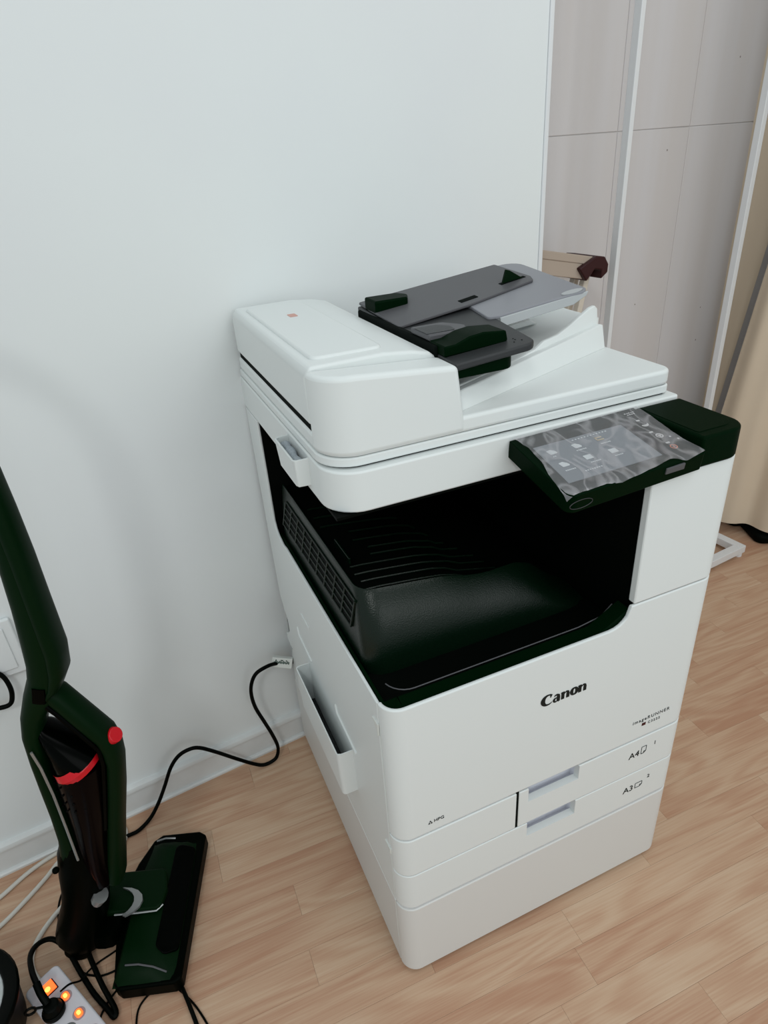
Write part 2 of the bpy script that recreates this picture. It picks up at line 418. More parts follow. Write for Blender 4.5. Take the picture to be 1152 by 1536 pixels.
def build_body():
    P = PR
    # pedestal
    bm = bmesh.new(); box(bm, 0, W, R+.0012, D, .012, ZK)
    obj('pedestal', bm, 'white_plastic_warm', P, bevel=.002)
    def zb(x):
        k = x-(W-.016)
        return .012 if k <= 0 else .012+.016-math.sqrt(max(0, .016**2-k*k))
    bm = bmesh.new(); skin(bm, front(xs=[.1, .3, .5]), zb, ZK, .02)
    obj('pedestal_cover', bm, 'white_plastic_warm', P, bevel=.0018)
    for x, y in ((.06, .07), (W-.06, .07), (.06, D-.07), (W-.06, D-.07)):
        bm = bmesh.new(); disc(bm, (x, y, 0), .018, .0125); obj('foot', bm, 'bay_black', P)
    # inner carcass, dark in every joint
    bm = bmesh.new(); box(bm, .006, W-.006, .046, D-.006, ZK, .600)
    obj('carcass', bm, 'gap_black', P)
    bm = bmesh.new()
    for za, zc in ((ZK-.004, Z3+.010), (Z2-.008, Z2+.008), (Z1-.012, Z1+.008)):
        skin(bm, front(x0=.005, x1=.20, y0=.005, rl=R-.005, rr=0), za, zc, .004); skin(bm, front(x0=.37, x1=W-.005, y0=.005, rl=0, rr=R-.005), za, zc, .004)
        if za < .2: skin(bm, [(.20, .005), (.37, .005)], za, zc, .004)
    obj('seam_backing', bm, 'recess_plastic', P)
    obox('slot_shade_filler', 'gap_black', P, .2121, .2164, .0012, .030, Z2+.0005, Z1-.002)  # black filler strip standing in for the shade inside the slot
    # lower left cover, cassettes
    bm = bmesh.new(); skin(bm, front(x1=.2120, rr=0), Z2+.0010, Z1-.0034, .012)
    obj('lower_left_cover', bm, 'white_plastic', P, bevel=.0016)
    def cassette(z0, z1, x0, rl, hx0, hx1, hz):
        c = bpy.data.objects.new('paper_cassette', None); C.objects.link(c); c.parent = P
        pa = front(x0=x0, x1=hx0, rl=rl, rr=0); pb = front(x0=hx1, rl=0)
        path = pa + [(hx0, 0), (hx1, 0)] + pb; tops = [z1]*len(pa) + [hz, hz] + [z1]*len(pb)
        bm = bmesh.new(); notched(bm, path, z0, tops, .012)
        obj('cassette_front', bm, 'white_plastic', c, bevel=.0014)
        bm = bmesh.new()
        d = .022
        box(bm, hx0-.002, hx1+.002, d, d+.003, hz-.020, z1)          # back of the hand hole
        prism(bm, [(.0118, hz-.004), (d, hz-.011), (d, hz-.014), (.0118, hz-.007)], hx0-.002, hx1+.002, 'x')
        box(bm, hx1, hx1+.003, .0118, d, hz-.012, z1); box(bm, hx0-.003, hx0, .0118, d, hz-.012, z1)
        obj('handle_recess', bm, 'recess_plastic', c)
        return c
    cassette(Z2+.0010, Z1-.0034, .2165, 0, .2345, .3345, .341)
    cassette(Z3+.0042, Z2-.0012, 0, R, .2355, .3345, .2515)
    # front door, its top edge dips to the output bay
    fx = .362; fr = .036
    def zt(x):
        if x <= fx: return ZD
        if x >= fx+fr: return .680
        k = (x-fx)/fr
        return ZD+(.680-ZD)*(1-math.sqrt(max(0, 1-k*k)))
    xs = [.1, .2, .3, fx, fx+.010, fx+.018, fx+.025, fx+.031, fx+fr, .45]
    bm = bmesh.new(); skin(bm, front(xs=xs), Z1+.0004, zt, .006)
    obj('front_door', bm, 'white_plastic', P, bevel=.0022, seg=3)
    # right tower cover beside the bay
    bm = bmesh.new(); skin(bm, [(.4015, .013), (.4015, .0)] + front(x0=.4015, rl=0)[1:], .6822, .8845, .004)
    obj('tower_cover', bm, 'white_plastic', P, bevel=.003)
    # right, back and left side panels
    obox('right_panel', 'white_plastic', P, W-.004, W, R+.0012, D, ZK+.001, .8765, bevel=.001)
    obox('back_panel', 'white_plastic', P, .004, W-.004, D-.004, D, ZK+.001, .8765)
    yz = [(R+.0012, Z3), (.600, Z3), (.600, .235), (.590, .29), (.576, .318), (.612, .320), (.614, .338), (.592, .352), (.572, .372),
          (.572, .402), (.590, .420), (.612, .445), (.616, .50), (.620, .60), (.624, .70), (.628, .80), (.630, .874),
          (.543, .874), (.541, .70), (.541, .668), (.534, .654), (.520, .645), (.490, ZD-.006), (.470, ZD-.002), (R+.0012, ZD-.002)]
    oprism('left_panel', 'white_plastic', P, yz, 0, .0045, 'x', bevel=.0014)
    # finger ledges on the left side and at the door edge
    def ledge(y0, y1, z):
        bm = bmesh.new()
        prism(bm, [(y0, z-.002), (y1, z+.006), (y1+.004, z+.026), (y1-.003, z+.010), (y0, z+.002)], -.0026, .001, 'x')
        obj('grip_ledge', bm, 'white_plastic', P, bevel=.0008)
    ledge(.390, .470, .429); ledge(.154, .246, .417)
    for y, z, h in ((.036, .594, .022), (.033, .331, .012)):
        bm = bmesh.new(); prism(bm, [(y-.006, z-h*.55), (y-.008, z+h*.55), (y+.013, z+h*.42)], -.0022, .001, 'x')
        obj('finger_notch', bm, 'tag_white', P, bevel=.0006)
    bm = bmesh.new(); box(bm, -.0016, .001, .372, .420, .523, .5255); obj('side_mark', bm, 'white_plastic', P)
    # open pocket on the left side
    bm = bmesh.new()
    y0, y1, x0 = .176, .420, -.0285
    yb = rounded([(0, y0), (x0, y0), (x0, y1), (0, y1)], [0, .007, .007, 0], 4)
    n = len(yb); th = .0022
    lo = [(x*.93, y, .302) for x, y in yb]; hi = [(x, y, .402) for x, y in yb]
    cx, cy = -.010, .298
    def ins(p): return (min(0, p[0]+th) if p[0] < -.005 else p[0], p[1]+(th if p[1] < cy else -th) if abs(p[1]-cy) > .118 else p[1], p[2])
    A = [bm.verts.new(p) for p in lo]; B = [bm.verts.new(p) for p in hi]; I = [bm.verts.new(ins(p)) for p in hi]
    J = [bm.verts.new((ins(p)[0], ins(p)[1], .306)) for p in lo]
    for i in range(n-1):
        bm.faces.new((A[i], A[i+1], B[i+1], B[i])); bm.faces.new((B[i], B[i+1], I[i+1], I[i])); bm.faces.new((I[i], I[i+1], J[i+1], J[i]))
    bm.faces.new(A[::-1]); bm.faces.new(J)
    pk = obj('side_pocket', bm, 'white_plastic', P)
    obox('pocket_shade_plate', 'tray_dark', pk, -.0225, -.0004, y0+.004, y1-.004, .307, .309)  # dark plate laid in the white pocket to imitate the shade inside
build_body()

def build_bay():
    P = PR
    b = bmesh.new()
    box(b, .0046, .4000, D-.075, D-.065, .60, .876)      # back
    box(b, .4046, .4090, .0135, D-.07, .60, .876)         # right
    box(b, .0046, .4000, .13, D-.07, .872, .876)         # ceiling
    box(b, .0046, .4040, .030, D-.07, .600, .606)       # floor
    obj('bay_lining', b, 'bay_black', P)
    obox('tower_core', 'bay_black', P, .409, W-.005, .030, D-.006, .60, .874)
    # black lip following the door's top edge
    path = front(x0=.0063, x1=.3985, y0=.0063, rl=R-.006, rr=0, xs=[.1, .25, .345] )
    path = [(.0063, .535), (.0063, .3)] + path
    def zl(x): return .6415
    bm = bmesh.new(); skin(bm, path[2:], .606, lambda x: .6415 if x < .34 else .6415+.030*((x-.34)/.0585)**2, .0235)
    lip = obj('bay_lip', bm, 'black_plastic', P, bevel=.004, seg=3)
    part_label(lip, 'black rounded front lip of the output bay')
    pts = [Vector((x, y, .6440)) for x, y in smooth2(arc(.058, .066, .034, 195, 270, 6)+[(.2, .032), (.33, .032)])]
    pts += [Vector((.372, .033, .6485)), Vector((.394, .036, .662))]
    bm = bmesh.new(); tube(bm, pts, .0009, 6); obj('lip_bead', bm, 'tray_grey', P)
    bm = bmesh.new(); skin(bm, [(.0063, .535), (.0063, R)], .606, .6425, .005)
    obj('side_lip', bm, 'black_plastic', P, bevel=.0015)
    obox('bay_step', 'bay_black', P, .010, .400, .030, .10, .606, .629)
    # raised paper deck: one wall running along the left side and round to the front
    ys = [.520, .46, .40, .34, .28, .22, .17]
    base = [(.0125, y) for y in ys] + arc(.0125+.034, .0885+.034, .034, 180, 270, 6)
    top = [(.0235, y) for y in ys] + arc(.0235+.030, .128+.030, .030, 180, 270, 6)
    fxs = [.075, .10, .125, .15, .17, .19, .21, .235, .26, .285, .305, .32, .335, .35, .365, .385, .3995]
    base += [(x, .0885) for x in fxs]; top += [(x, .128+(.03*max(0, (x-.24)/.16))) for x in fxs]
    def ztop(x):
        K = [(.0, .750), (.05, .750), (.12, .741), (.16, .735), (.185, .727), (.205, .7215), (.235, .7185), (.265, .7165), (.295, .711), (.32, .695), (.345, .672), (.37, .650), (.40, .630)]
        for (a, za), (b2, zb2) in zip(K, K[1:]):
            if x <= b2:
                t = (x-a)/(b2-a); t = t*t*(3-2*t) if False else t
                return za+(zb2-za)*t
        return K[-1][1]
    bm = bmesh.new(); rows = []
    for f in (0, .12, .3, .45, .6, .72, .82, .9, .96, 1.0):
        row = []
        for (bx, by), (tx, ty) in zip(base, top):
            g = f**3.2 if by < .12 else f**1.6
            z = .616+(ztop(tx)-.616)*f
            row.append(bm.verts.new((bx+(tx-bx)*g, by+(ty-by)*g, z)))
        rows.append(row)
    # rounded rim and inner face
    cen = Vector((.2, .34))
    for off, dz in ((.0012, .0008), (.0030, .0), (.0036, -.03)):
        row = []
        for i, (tx, ty) in enumerate(top):
            if i < 7: nx, ny = 1, 0
            elif i < 14:
                a = rad(180+90*(i-7)/6); nx, ny = -math.cos(a), -math.sin(a)
            else: nx, ny = 0, 1
            row.append(bm.verts.new((tx+nx*off, ty+ny*off, ztop(tx)+dz)))
        rows.append(row)
    for A, B in zip(rows, rows[1:]):
        for i in range(len(A)-1): bm.faces.new((A[i], A[i+1], B[i+1], B[i]))
    obj('deck_wall', bm, 'deck_wall_black', P, ang=50)
    # sloping deck with ribs
    dz = lambda x, y=0: ztop(x)-.012 if x < .2 else min(ztop(x), .7095-.25*(x-.2))-.004
    bm = bmesh.new()
    xs = [.026, .06, .12, .2, .26, .32, .36, .40]
    a = [bm.verts.new((x, .131+.03*max(0, (x-.24)/.16), dz(x)-.001)) for x in xs]; b2 = [bm.verts.new((x, .54, dz(x)-.001)) for x in xs]
    for i in range(len(xs)-1): bm.faces.new((a[i], a[i+1], b2[i+1], b2[i]))
    obj('paper_deck', bm, 'bay_black', P)
    for i, y in enumerate((.150, .171, .192, .214, .240, .262, .290, .320, .350, .385, .42)):
        x1 = (.285, .27, .262, .255, .24, .225, .21, .2, .18, .16, .14)[i]
        x0 = (.040, .042, .040, .041, .085, .09, .075, .08, .04, .04, .04)[i]
        n = 10; pts = [(x0+(x1-x0)*k/n, y, dz(x0+(x1-x0)*k/n)+.0012) for k in range(n+1)]
        bm = bmesh.new(); tube(bm, pts, .0017, 6); obj('deck_rib', bm, 'deck_wall_black', P)
    obox('paper_stop', 'deck_wall_black', P, .044, .048, .225, .290, .735, .7475, bevel=.001)
    # vent grille on the deck's left wall: dark backing, bars standing on it
    def wl(y, f, o):
        # point on the left wall at height fraction f
        z = .616+(.750-.616)*f
        return Vector((.0125+.011*f**1.6-o, y, z))
    bm = bmesh.new()
    q = [wl(.153, .48, .0010), wl(.515, .40, .0010), wl(.490, .84, .0010), wl(.138, .88, .0010)]
    bm.faces.new([bm.verts.new(p) for p in q])
    vg = obj('vent_grille', bm, 'bay_black', P)
    def lerp4(u, v):
        a = q[0].lerp(q[1], u); b = q[3].lerp(q[2], u); return a.lerp(b, v)
    bm = bmesh.new()
    for k in range(10):
        u = k/9; tube(bm, [lerp4(u, v)+Vector((-.0006, 0, 0)) for v in (0, .5, 1)], .0022, 6)
    for k in range(5):
        v = k/4; tube(bm, [lerp4(u, v)+Vector((-.0006, 0, 0)) for u in (0, .5, 1)], .0016, 6)
    obj('grille_bar', bm, 'deck_wall_black', vg)
def smooth2(p): return p
build_bay()

def build_scanner():
    P = PR
    fp = front(x0=0, x1=W-.002, y0=.127, rl=.050, rr=.006)
    outline = fp + [(W-.002, .622), (0, .634)]
    bm = bmesh.new(); prism(bm, outline, .8765, .9345)
    sc = obj('scanner_unit', bm, 'white_plastic', P, bevel=.0026, seg=3)
    # small screws mark by the corner
    # platen gap and cover frame
    g = front(x0=.006, x1=W-.016, y0=.143, rl=.046, rr=.006) + [(W-.016, .615), (.006, .622)]
    oprism('platen_gap', 'gap_black', P, g, .9345, .9385)
    c = front(x0=.0008, x1=.554, y0=.1378, rl=.049, rr=.012) + [(.554, .612), (.0008, .626)]
    oprism('cover_frame', 'white_plastic', P, c, .9374, .9500, bevel=.0022, seg=3)
    c2 = front(x0=.0022, x1=.557, y0=.1362, rl=.049, rr=.022) + [(.557, .61), (.0022, .626)]
    oprism('document_cover', 'white_plastic', P, c2, .9508, .9735, bevel=.005, seg=4)
    # document feeder: dark joint, front cover and body
    k = front(x0=.005, x1=.184, y0=.148, rl=.04, rr=0) + [(.184, .60), (.005, .618)]
    oprism('feeder_gap', 'gap_black', P, k, .9730, .984)
    def zroof(x, y):
        t = min(1, max(0, (y-.127)/.05)); return 1.052+.012*math.sqrt(1-(1-t)**2)
    fc = front(x0=.0010, x1=.190, y0=.1345, rl=.049, rr=0)
    bm = bmesh.new()
    prism(bm, fc + [(.190, .1905), (.0010, .1905)], .9522, 1.056)
    for v in bm.verts:
        if v.co.x > .18 and v.co.z > 1.0: v.co.z -= .013
        if v.co.x > .18: v.co.x = .1990-.0120*min(1, (v.co.z-.952)/.10)
    obj('feeder_front_cover', bm, 'white_plastic', P, bevel=.007, seg=4)
    bm = bmesh.new()
    prism(bm, [(.187, .984), (.0015, .984), (.0015, 1.046), (.010, 1.059), (.110, 1.060), (.150, 1.056), (.176, 1.050), (.187, 1.041)], .1915, .620, 'y')
    fd = obj('document_feeder', bm, 'white_plastic', P, bevel=.004, seg=3)
    oprism('feeder_top_cover', 'white_plastic', P, rrect(.020, .120, .215, .585, .012), 1.056, 1.0632, bevel=.003)
    oprism('feeder_label', 'sticker_pink', P, rrect(.066, .079, .462, .484, .002), 1.0633, 1.0637)
    obox('feed_slot', 'gap_black', P, .183, .1945, .19, .47, 1.030, 1.0565, bevel=.003)
    # lower side panel seam below the feeder
    # exit tray: raised front wall running diagonally, rising to the right
    Av, Bv = Vector((.197, .152)), Vector((.549, .283)); t = (Bv-Av).normalized(); nr = Vector((-t.y, t.x))
    def dp(s, o): v = Av+(Bv-Av)*s+nr*o; return (v.x, v.y)
    def wall(name, s0, zts, o0, o1, lean=.008, zb=.9730, bevel=.0015):
        bm = bmesh.new(); rows = []
        for s, z in zts:
            rows.append([bm.verts.new((*dp(s, o0), zb)), bm.verts.new((*dp(s, o0+lean), z)), bm.verts.new((*dp(s, o1+lean), z)), bm.verts.new((*dp(s, o1), zb))])
        for A, B in zip(rows, rows[1:]):
            for i in range(4): bm.faces.new((A[i], B[i], B[(i+1) % 4], A[(i+1) % 4]))
        bm.faces.new(rows[0]); bm.faces.new(rows[-1][::-1])
        return obj(name, bm, 'white_plastic', P, bevel=bevel)
    wall('exit_tray_wall', 0, [(0, .9985), (.35, 1.003), (.7, 1.008), (.985, 1.0125), (1.0, 1.0105)], 0, .012)
    wall('exit_tray_fin', 0, [(0, 1.000), (.40, 1.003), (.54, 1.008), (.60, 1.0155), (.70, 1.017), (.78, 1.024), (.86, 1.033), (.94, 1.041), (.975, 1.042), (.995, 1.037), (1.0, 1.020)], .0125, .019)
    # sloping floor of the exit tray with a shallow valley, and the raised rear block
    bm = bmesh.new()
    def zf(x): return .986+.034*max(0, (x-.2)/.35)**1.3
    xs = [.197, .25, .30, .35, .40, .45, .50, .5475]
    fr_, mid, bk = [], [], []
    for x in xs:
        s = (x-.197)/.352; y0 = .152+.131*s+.022
        fr_.append(bm.verts.new((x, y0, zf(x)))); mid.append(bm.verts.new((x, .385, zf(x)-.004*(x < .5)))); bk.append(bm.verts.new((x, .43, zf(x)+.002)))
    for r0, r1 in ((fr_, mid), (mid, bk)):
        for i in range(len(xs)-1): bm.faces.new((r0[i], r0[i+1], r1[i+1], r1[i]))
    lo = [bm.verts.new((v.co.x, v.co.y, .9730)) for v in fr_]; lb = [bm.verts.new((v.co.x, v.co.y, .9730)) for v in bk]
    for i in range(len(xs)-1):
        bm.faces.new((lo[i], lo[i+1], fr_[i+1], fr_[i])); bm.faces.new((lb[i+1], lb[i], bk[i], bk[i+1]))
    bm.faces.new((fr_[-1], lo[-1], lb[-1], bk[-1], mid[-1])); bm.faces.new((fr_[0], mid[0], bk[0], lb[0], lo[0])); bm.faces.new(lo+lb[::-1])
    obj('exit_tray_floor', bm, 'white_plastic', P)
    oprism('exit_tray_back', 'white_plastic', P, [(.197, .9730), (.5485, .9730), (.5485, 1.030), (.50, 1.030), (.43, 1.024), (.40, 1.012), (.33, 1.004), (.197, .996)], .40, .60, 'y', bevel=.003)
    oprism('exit_tray_rib', 'white_plastic', P, [(.30, .998), (.47, 1.010), (.455, 1.019), (.40, 1.014), (.30, 1.002)], .365, .385, 'y', bevel=.002)
    # dark feed tray
    def zp(x, y=.146): return 1.0436+.078*(x-.187)+.05*(y-.146)
    bm = bmesh.new()
    prism(bm, rounded([(.187, .141), (.311, .141), (.322, .262), (.322, .478), (.187, .478)], [0, .018, .004, .004, 0]), lambda x, y: zp(x, y)-.010, lambda x, y: zp(x, y))
    ft = obj('feed_tray', bm, 'tray_dark', P, bevel=.0025, seg=3); part_label(ft, 'dark grey document feed tray')
    oprism('feed_tray_bracket', 'extension_lip', P, rounded([(.187, .152), (.258, .152), (.278, .19), (.278, .36), (.187, .36)], [0, .02, .01, 0, 0]), 1.0195, 1.0335, bevel=.002)
    oprism('feed_tray_underside', 'black_plastic', P, rounded([(.187, .146), (.276, .146), (.292, .19), (.292, .40), (.187, .40)], [0, .02, .01, 0, 0]), 1.0215, 1.042, bevel=.002)
    # movable paper guides on the tray
    def guide(y0, y1, top):
        bm = bmesh.new()
        prism(bm, [(.187, 1.045), (.279, 1.0505), (.283, 1.053), (.280, 1.0665), (.245, 1.0695), (.224, 1.067), (.204, 1.060), (.187, 1.059)], y0, y1, 'y')
        if top: 
            for v in bm.verts: v.co.z += .013
        gd = obj('paper_guide', bm, 'black_plastic', P, bevel=.002); return gd
    gd = guide(.170, .214, False)
    oprism('guide_top', 'tray_grey', gd, rounded([(.187, .214), (.246, .214), (.256, .24), (.236, .272), (.187, .272)], [0, .006, .01, .012, 0]), 1.057, 1.0655, bevel=.002)
    oprism('guide_recess', 'tray_dark', gd, rounded([(.187, .220), (.230, .220), (.234, .24), (.222, .260), (.187, .260)], [0, .004, .006, .008, 0]), 1.0656, 1.0662)
    oprism('paper_guide', 'black_plastic', P, rounded([(.190, .405), (.246, .405), (.258, .43), (.246, .452), (.190, .452)], [.003, .006, .01, .006, .003]), 1.058, 1.079, bevel=.003)
    for i in range(5):
        bm = bmesh.new(); x, y = .286+.006*(i % 3), .160+.012*(i//3)+.007*(i % 2); disc(bm, (x, y, zp(x, y)-.0002), .0011, .0006, 8); obj('tray_hole', bm, 'gap_black', ft)
    # light grey extension reaching right, with its turned-down front lip
    def ze(x, y): return 1.062+.112*(x-.306)+.06*(y-.26)
    ex = rounded([(.316, .325), (.309, .264), (.325, .258), (.482, .254), (.495, .481), (.310, .481)], [.004, .006, .008, .014, .032, .004])
    bm = bmesh.new(); prism(bm, ex, lambda x, y: ze(x, y)-.005, lambda x, y: ze(x, y))
    e = obj('tray_extension', bm, 'extension_grey', P, bevel=.0012); part_label(e, 'light grey pull-out extension of the feed tray')
    bm = bmesh.new()
    prism(bm, [(.325, ze(.325, .258)-.017), (.455, ze(.455, .258)-.017), (.478, ze(.478, .258)-.009), (.481, ze(.481, .258)-.003), (.325, ze(.325, .258)-.003)], .2545, .2585, 'y')
    obj('extension_lip', bm, 'extension_lip', e, bevel=.001)
    bm = bmesh.new(); prism(bm, arcpts(.456, .2625, .019, .0075), lambda x, y: ze(x, y)+.0003, lambda x, y: ze(x, y)+.0012)
    obj('thumb_hollow', bm, 'extension_lip', e)
    pl = rounded([(.190, .318), (.316, .325), (.446, .349), (.455, .37), (.453, .479), (.190, .479)], [.003, .006, .008, .012, .004, .003])
    zq = lambda x, y: max(ze(x, y), zp(x, y))
    bm = bmesh.new(); prism(bm, pl, lambda x, y: zq(x, y)+.0002, lambda x, y: zq(x, y)+.0042)
    pt = obj('tray_plate', bm, 'tray_grey', P, bevel=.0010)
    T0 = zq(.42, .375)
    bm = bmesh.new(); prism(bm, [(.402, T0+.002), (.441, T0+.0065), (.434, T0+.010), (.415, T0+.021), (.408, T0+.023)], .371, .376, 'y')
    obj('plate_tab', bm, 'vacuum_green', pt, bevel=.001)
    oprism('tab_slot', 'gap_black', pt, [(.397, .366), (.446, .371), (.446, .379), (.397, .376)], lambda x, y: zq(x, y)+.0040, lambda x, y: zq(x, y)+.0049)
    oprism('plate_slot', 'gap_black', pt, [(.308, .340), (.340, .344), (.340, .356), (.308, .352)], lambda x, y: zq(x, y)+.0040, lambda x, y: zq(x, y)+.0049)
    # holder for the cleaning cloth on the scanner's left side
    bm = bmesh.new()
    x0, y0, y1 = -.0215, .2175, .317
    lo = [(0, y0, .8875), (-.017, y0+.002, .8875), (-.019, y0+.010, .8865), (-.019, y1-.012, .8865), (-.014, y1-.004, .892), (0, y1, .896)]
    hi = [(0, y0, .9285), (x0+.003, y0, .9285), (x0, y0+.004, .9285), (x0, y1-.006, .9285), (x0+.005, y1-.001, .9285), (0, y1+.002, .9285)]
    hin = [(0, y0+.003, .9285), (x0+.006, y0+.003, .9285), (x0+.003, y0+.006, .9285), (x0+.003, y1-.008, .9285), (x0+.006, y1-.004, .9285), (0, y1-.001, .9285)]
    bin_ = [(a, b, .905) for a, b, c_ in hin]
    L = [[bm.verts.new(p) for p in r] for r in (lo, hi, hin, bin_)]
    for A, B in zip(L, L[1:]):
        for i in range(5): bm.faces.new((A[i], A[i+1], B[i+1], B[i]))
    bm.faces.new(L[0][::-1]); bm.faces.new(L[3])
    obj('cloth_holder', bm, 'white_plastic', P, bevel=.0010)
def arcpts(cx, cy, rx, ry, n=14):
    return [(cx+rx*math.cos(2*PI*k/n), cy+ry*math.sin(2*PI*k/n)) for k in range(n)]
build_scanner()

def pw(p):
    """printer-local point -> world"""
    a = -rad(6.226); return Vector((-.0685+p[0]*math.cos(a)-p[1]*math.sin(a), -.6278+p[0]*math.sin(a)+p[1]*math.cos(a), p[2]))

PO = Vector((.26, .125, .928)); PX = Vector((1, 0, .022)).normalized(); PY = Vector((0, -.989, -.145)); PY = (PY-PX*PY.dot(PX)).normalized(); PN = PY.cross(PX)
PM = Matrix(((PX.x, PY.x, PN.x, PO.x), (PX.y, PY.y, PN.y, PO.y), (PX.z, PY.z, PN.z, PO.z), (0, 0, 0, 1)))
def build_panel():
    P = PR
    # fixed black wing to the right of the touch panel
    wing = rounded([(.4755, .1255), (.4755, -.004), (.562, -.004), (.562, .1255)], [0, .004, .032, .004], 8)
    bm = bmesh.new(); prism(bm, wing, .8852, .9305)
    wg = obj('panel_wing', bm, 'black_plastic', P, bevel=.004, seg=3)
    inset = rounded([(.482, .118), (.482, .012), (.552, .012), (.552, .118)], [0, .004, .024, .004], 6)
    oprism('wing_inset', 'black_plastic', wg, inset, .9306, .9312, bevel=.0005)
    obox('panel_arm', 'bay_black', P, .272, .480, .060, .1255, .8860, .902, bevel=.004)
    # tilted touch panel
    t = bpy.data.objects.new('touch_panel', None); C.objects.link(t); t.parent = P
    out = rounded([(0, 0), (.213, 0), (.214, .139), (-.007, .145)], [.001, .001, .005, .012], 6)
    bm = bmesh.new(); prism(bm, out, -.026, 0, 'z', PM)
    obj('panel_housing', bm, 'black_plastic', t, bevel=.003, seg=3)
    scr = [(.017, .031), (.162, .033), (.158, .119), (.010, .119)]
    bm = bmesh.new(); prism(bm, scr, .0002, .0010, 'z', PM); obj('screen', bm, 'screen', t)
    band = rounded([(.1665, .026), (.176, .030), (.1745, .126), (.1635, .118)], .003, 3)
    bm = bmesh.new(); prism(bm, band, .0002, .0012, 'z', PM); obj('key_band', bm, 'bay_black', t)
    for i, (u, v) in enumerate(((.033, .051), (.030, .082), (.072, .052), (.069, .081), (.111, .050), (.108, .083))):
        mm = 'screen_icon_amber' if i == 4 else 'screen_icon'
        w, h = (.0058, .0048)
        bm = bmesh.new()
        if i in (3, 5): prism(bm, rrect(u-w, u+w, v-h, v+h, .001), .0011, .0014, 'z', PM)
        elif i == 4:
            for a in (-1, 1): prism(bm, rrect(u-w, u+w, v+a*.003-.0012, v+a*.003+.0012, .0005), .0011, .0014, 'z', PM)
            prism(bm, rrect(u-w, u-w+.002, v-.004, v+.004, .0005), .0011, .0014, 'z', PM)
        else:
            prism(bm, rounded([(u-w, v-h), (u+.001, v-h-.001), (u+w, v-.001), (u+w, v+h), (u-w+.001, v+h)], .001, 2), .0011, .0014, 'z', PM)
            disc(bm, (u+w*.6, v+h*.5, .0013), .0028, .0003, 10, PM)
        obj('screen_icon', bm, mm, t)
    bm = bmesh.new()
    for (u, v), n in zip(((.036, .060), (.031, .094), (.073, .061), (.072, .092), (.113, .061), (.110, .093)), (2, 6, 6, 6, 6, 5)):
        for k in range(n):
            prism(bm, [(u-.008+.0027*k, v), (u-.0062+.0027*k, v), (u-.0062+.0027*k, v+.0022), (u-.008+.0027*k, v+.0022)], .0011, .0013, 'z', PM)
    for k in range(12):
        prism(bm, [(.075+.005*k, .037), (.0775+.005*k, .037), (.0775+.005*k, .0388), (.075+.005*k, .0388)], .0011, .0013, 'z', PM)
    for k in range(8):
        prism(bm, [(.045+.0035*k, .105), (.047+.0035*k, .105), (.047+.0035*k, .107), (.045+.0035*k, .107)], .0011, .0013, 'z', PM)
    o = obj('screen_caption', bm, 'screen_icon', t); o['kind'] = 'stuff'
    # key symbols to the right of the screen
    def key(fn, m='key_symbol'):
        bm = bmesh.new(); fn(bm); obj('key_symbol', bm, m, t)
    def ring(u, v, r, w):
        def f(bm):
            n = 18
            for k in range(n):
                a, b = 2*PI*k/n, 2*PI*(k+1)/n
                prism(bm, [(u+r*math.cos(a), v+r*math.sin(a)), (u+r*math.cos(b), v+r*math.sin(b)), (u+(r-w)*math.cos(b), v+(r-w)*math.sin(b)), (u+(r-w)*math.cos(a), v+(r-w)*math.sin(a))], .0002, .0006, 'z', PM)
        return f
    key(ring(.187, .109, .0052, .0014), 'key_orange')
    key(lambda bm: prism(bm, [(.1862, .1075), (.1878, .1075), (.1878, .1105), (.1862, .1105)], .0002, .0006, 'z', PM), 'key_orange')
    key(ring(.190, .079, .0055, .0018))
    key(lambda bm: prism(bm, [(.187, .0775), (.193, .0775), (.190, .083)], .0002, .0006, 'z', PM))
    def moon(bm):
        o_ = [(.193+.006*math.cos(rad(a)), .046+.006*math.sin(rad(a))) for a in range(-20, 161, 20)]
        i_ = [(.193+.006*math.cos(rad(a)), .0435+.004*math.sin(rad(a))) for a in range(160, -21, -20)]
        prism(bm, o_+i_[1:-1], .0002, .0006, 'z', PM)
    key(moon)
    for u, v in ((.192, .034), (.187, .098), (.186, .067), (.2010, .087), (.2070, .096)):
        w = .003 if u < .195 else .0014
        key(lambda bm: prism(bm, rrect(u-w, u+w, v-.0015, v+.0015, .0005), .0002, .0006, 'z', PM))
    def top_marks(bm):
        for k in range(5): prism(bm, [(.187+.0036*k, .010+.001*(k % 2)), (.1895+.0036*k, .010), (.1895+.0036*k, .0118), (.187+.0036*k, .0118)], .0002, .0006, 'z', PM)
        for k in range(4): prism(bm, [(.189+.0036*k, .0145), (.1915+.0036*k, .0145), (.1915+.0036*k, .016), (.189+.0036*k, .016)], .0002, .0006, 'z', PM)
    key(top_marks)
    # grey port cover and finger dimple on the front edge
    fm = PM @ Matrix.Translation((0, 0, 0))
    bm = bmesh.new(); box(bm, .146, .177, .1395, .1425, -.013, -.004, PM); obj('port_cover', bm, 'tray_grey', t, bevel=.0005)
    bm = bmesh.new()
    rg = [PM @ Vector((.012+.017*math.cos(a*PI/12), .1445, -.0145+.0065*math.sin(a*PI/12))) for a in range(24)]
    tube(bm, rg+[rg[0]], .0006, 6); obj('finger_dimple', bm, 'tray_dark', t)
    bm = bmesh.new()
    for i in range(7): box(bm, .010+.0018*i, .011+.0018*i, .126, .129, -.034+.001*(i % 3), -.026, PM)
    obj('spring_contact', bm, 'silver', t)
    # clear film lying over it
    edge_pts = {0: [(.002, -.0012), (.069, -.0012), (.146, -.0005), (.217, .002)]}
    film = empty('protective_film', tuple(pw(PO)), -rad(6.226), 'wrinkled clear plastic film covering the touch panel', 'plastic film')
    bm = bmesh.new(); NU, NV = 44, 30
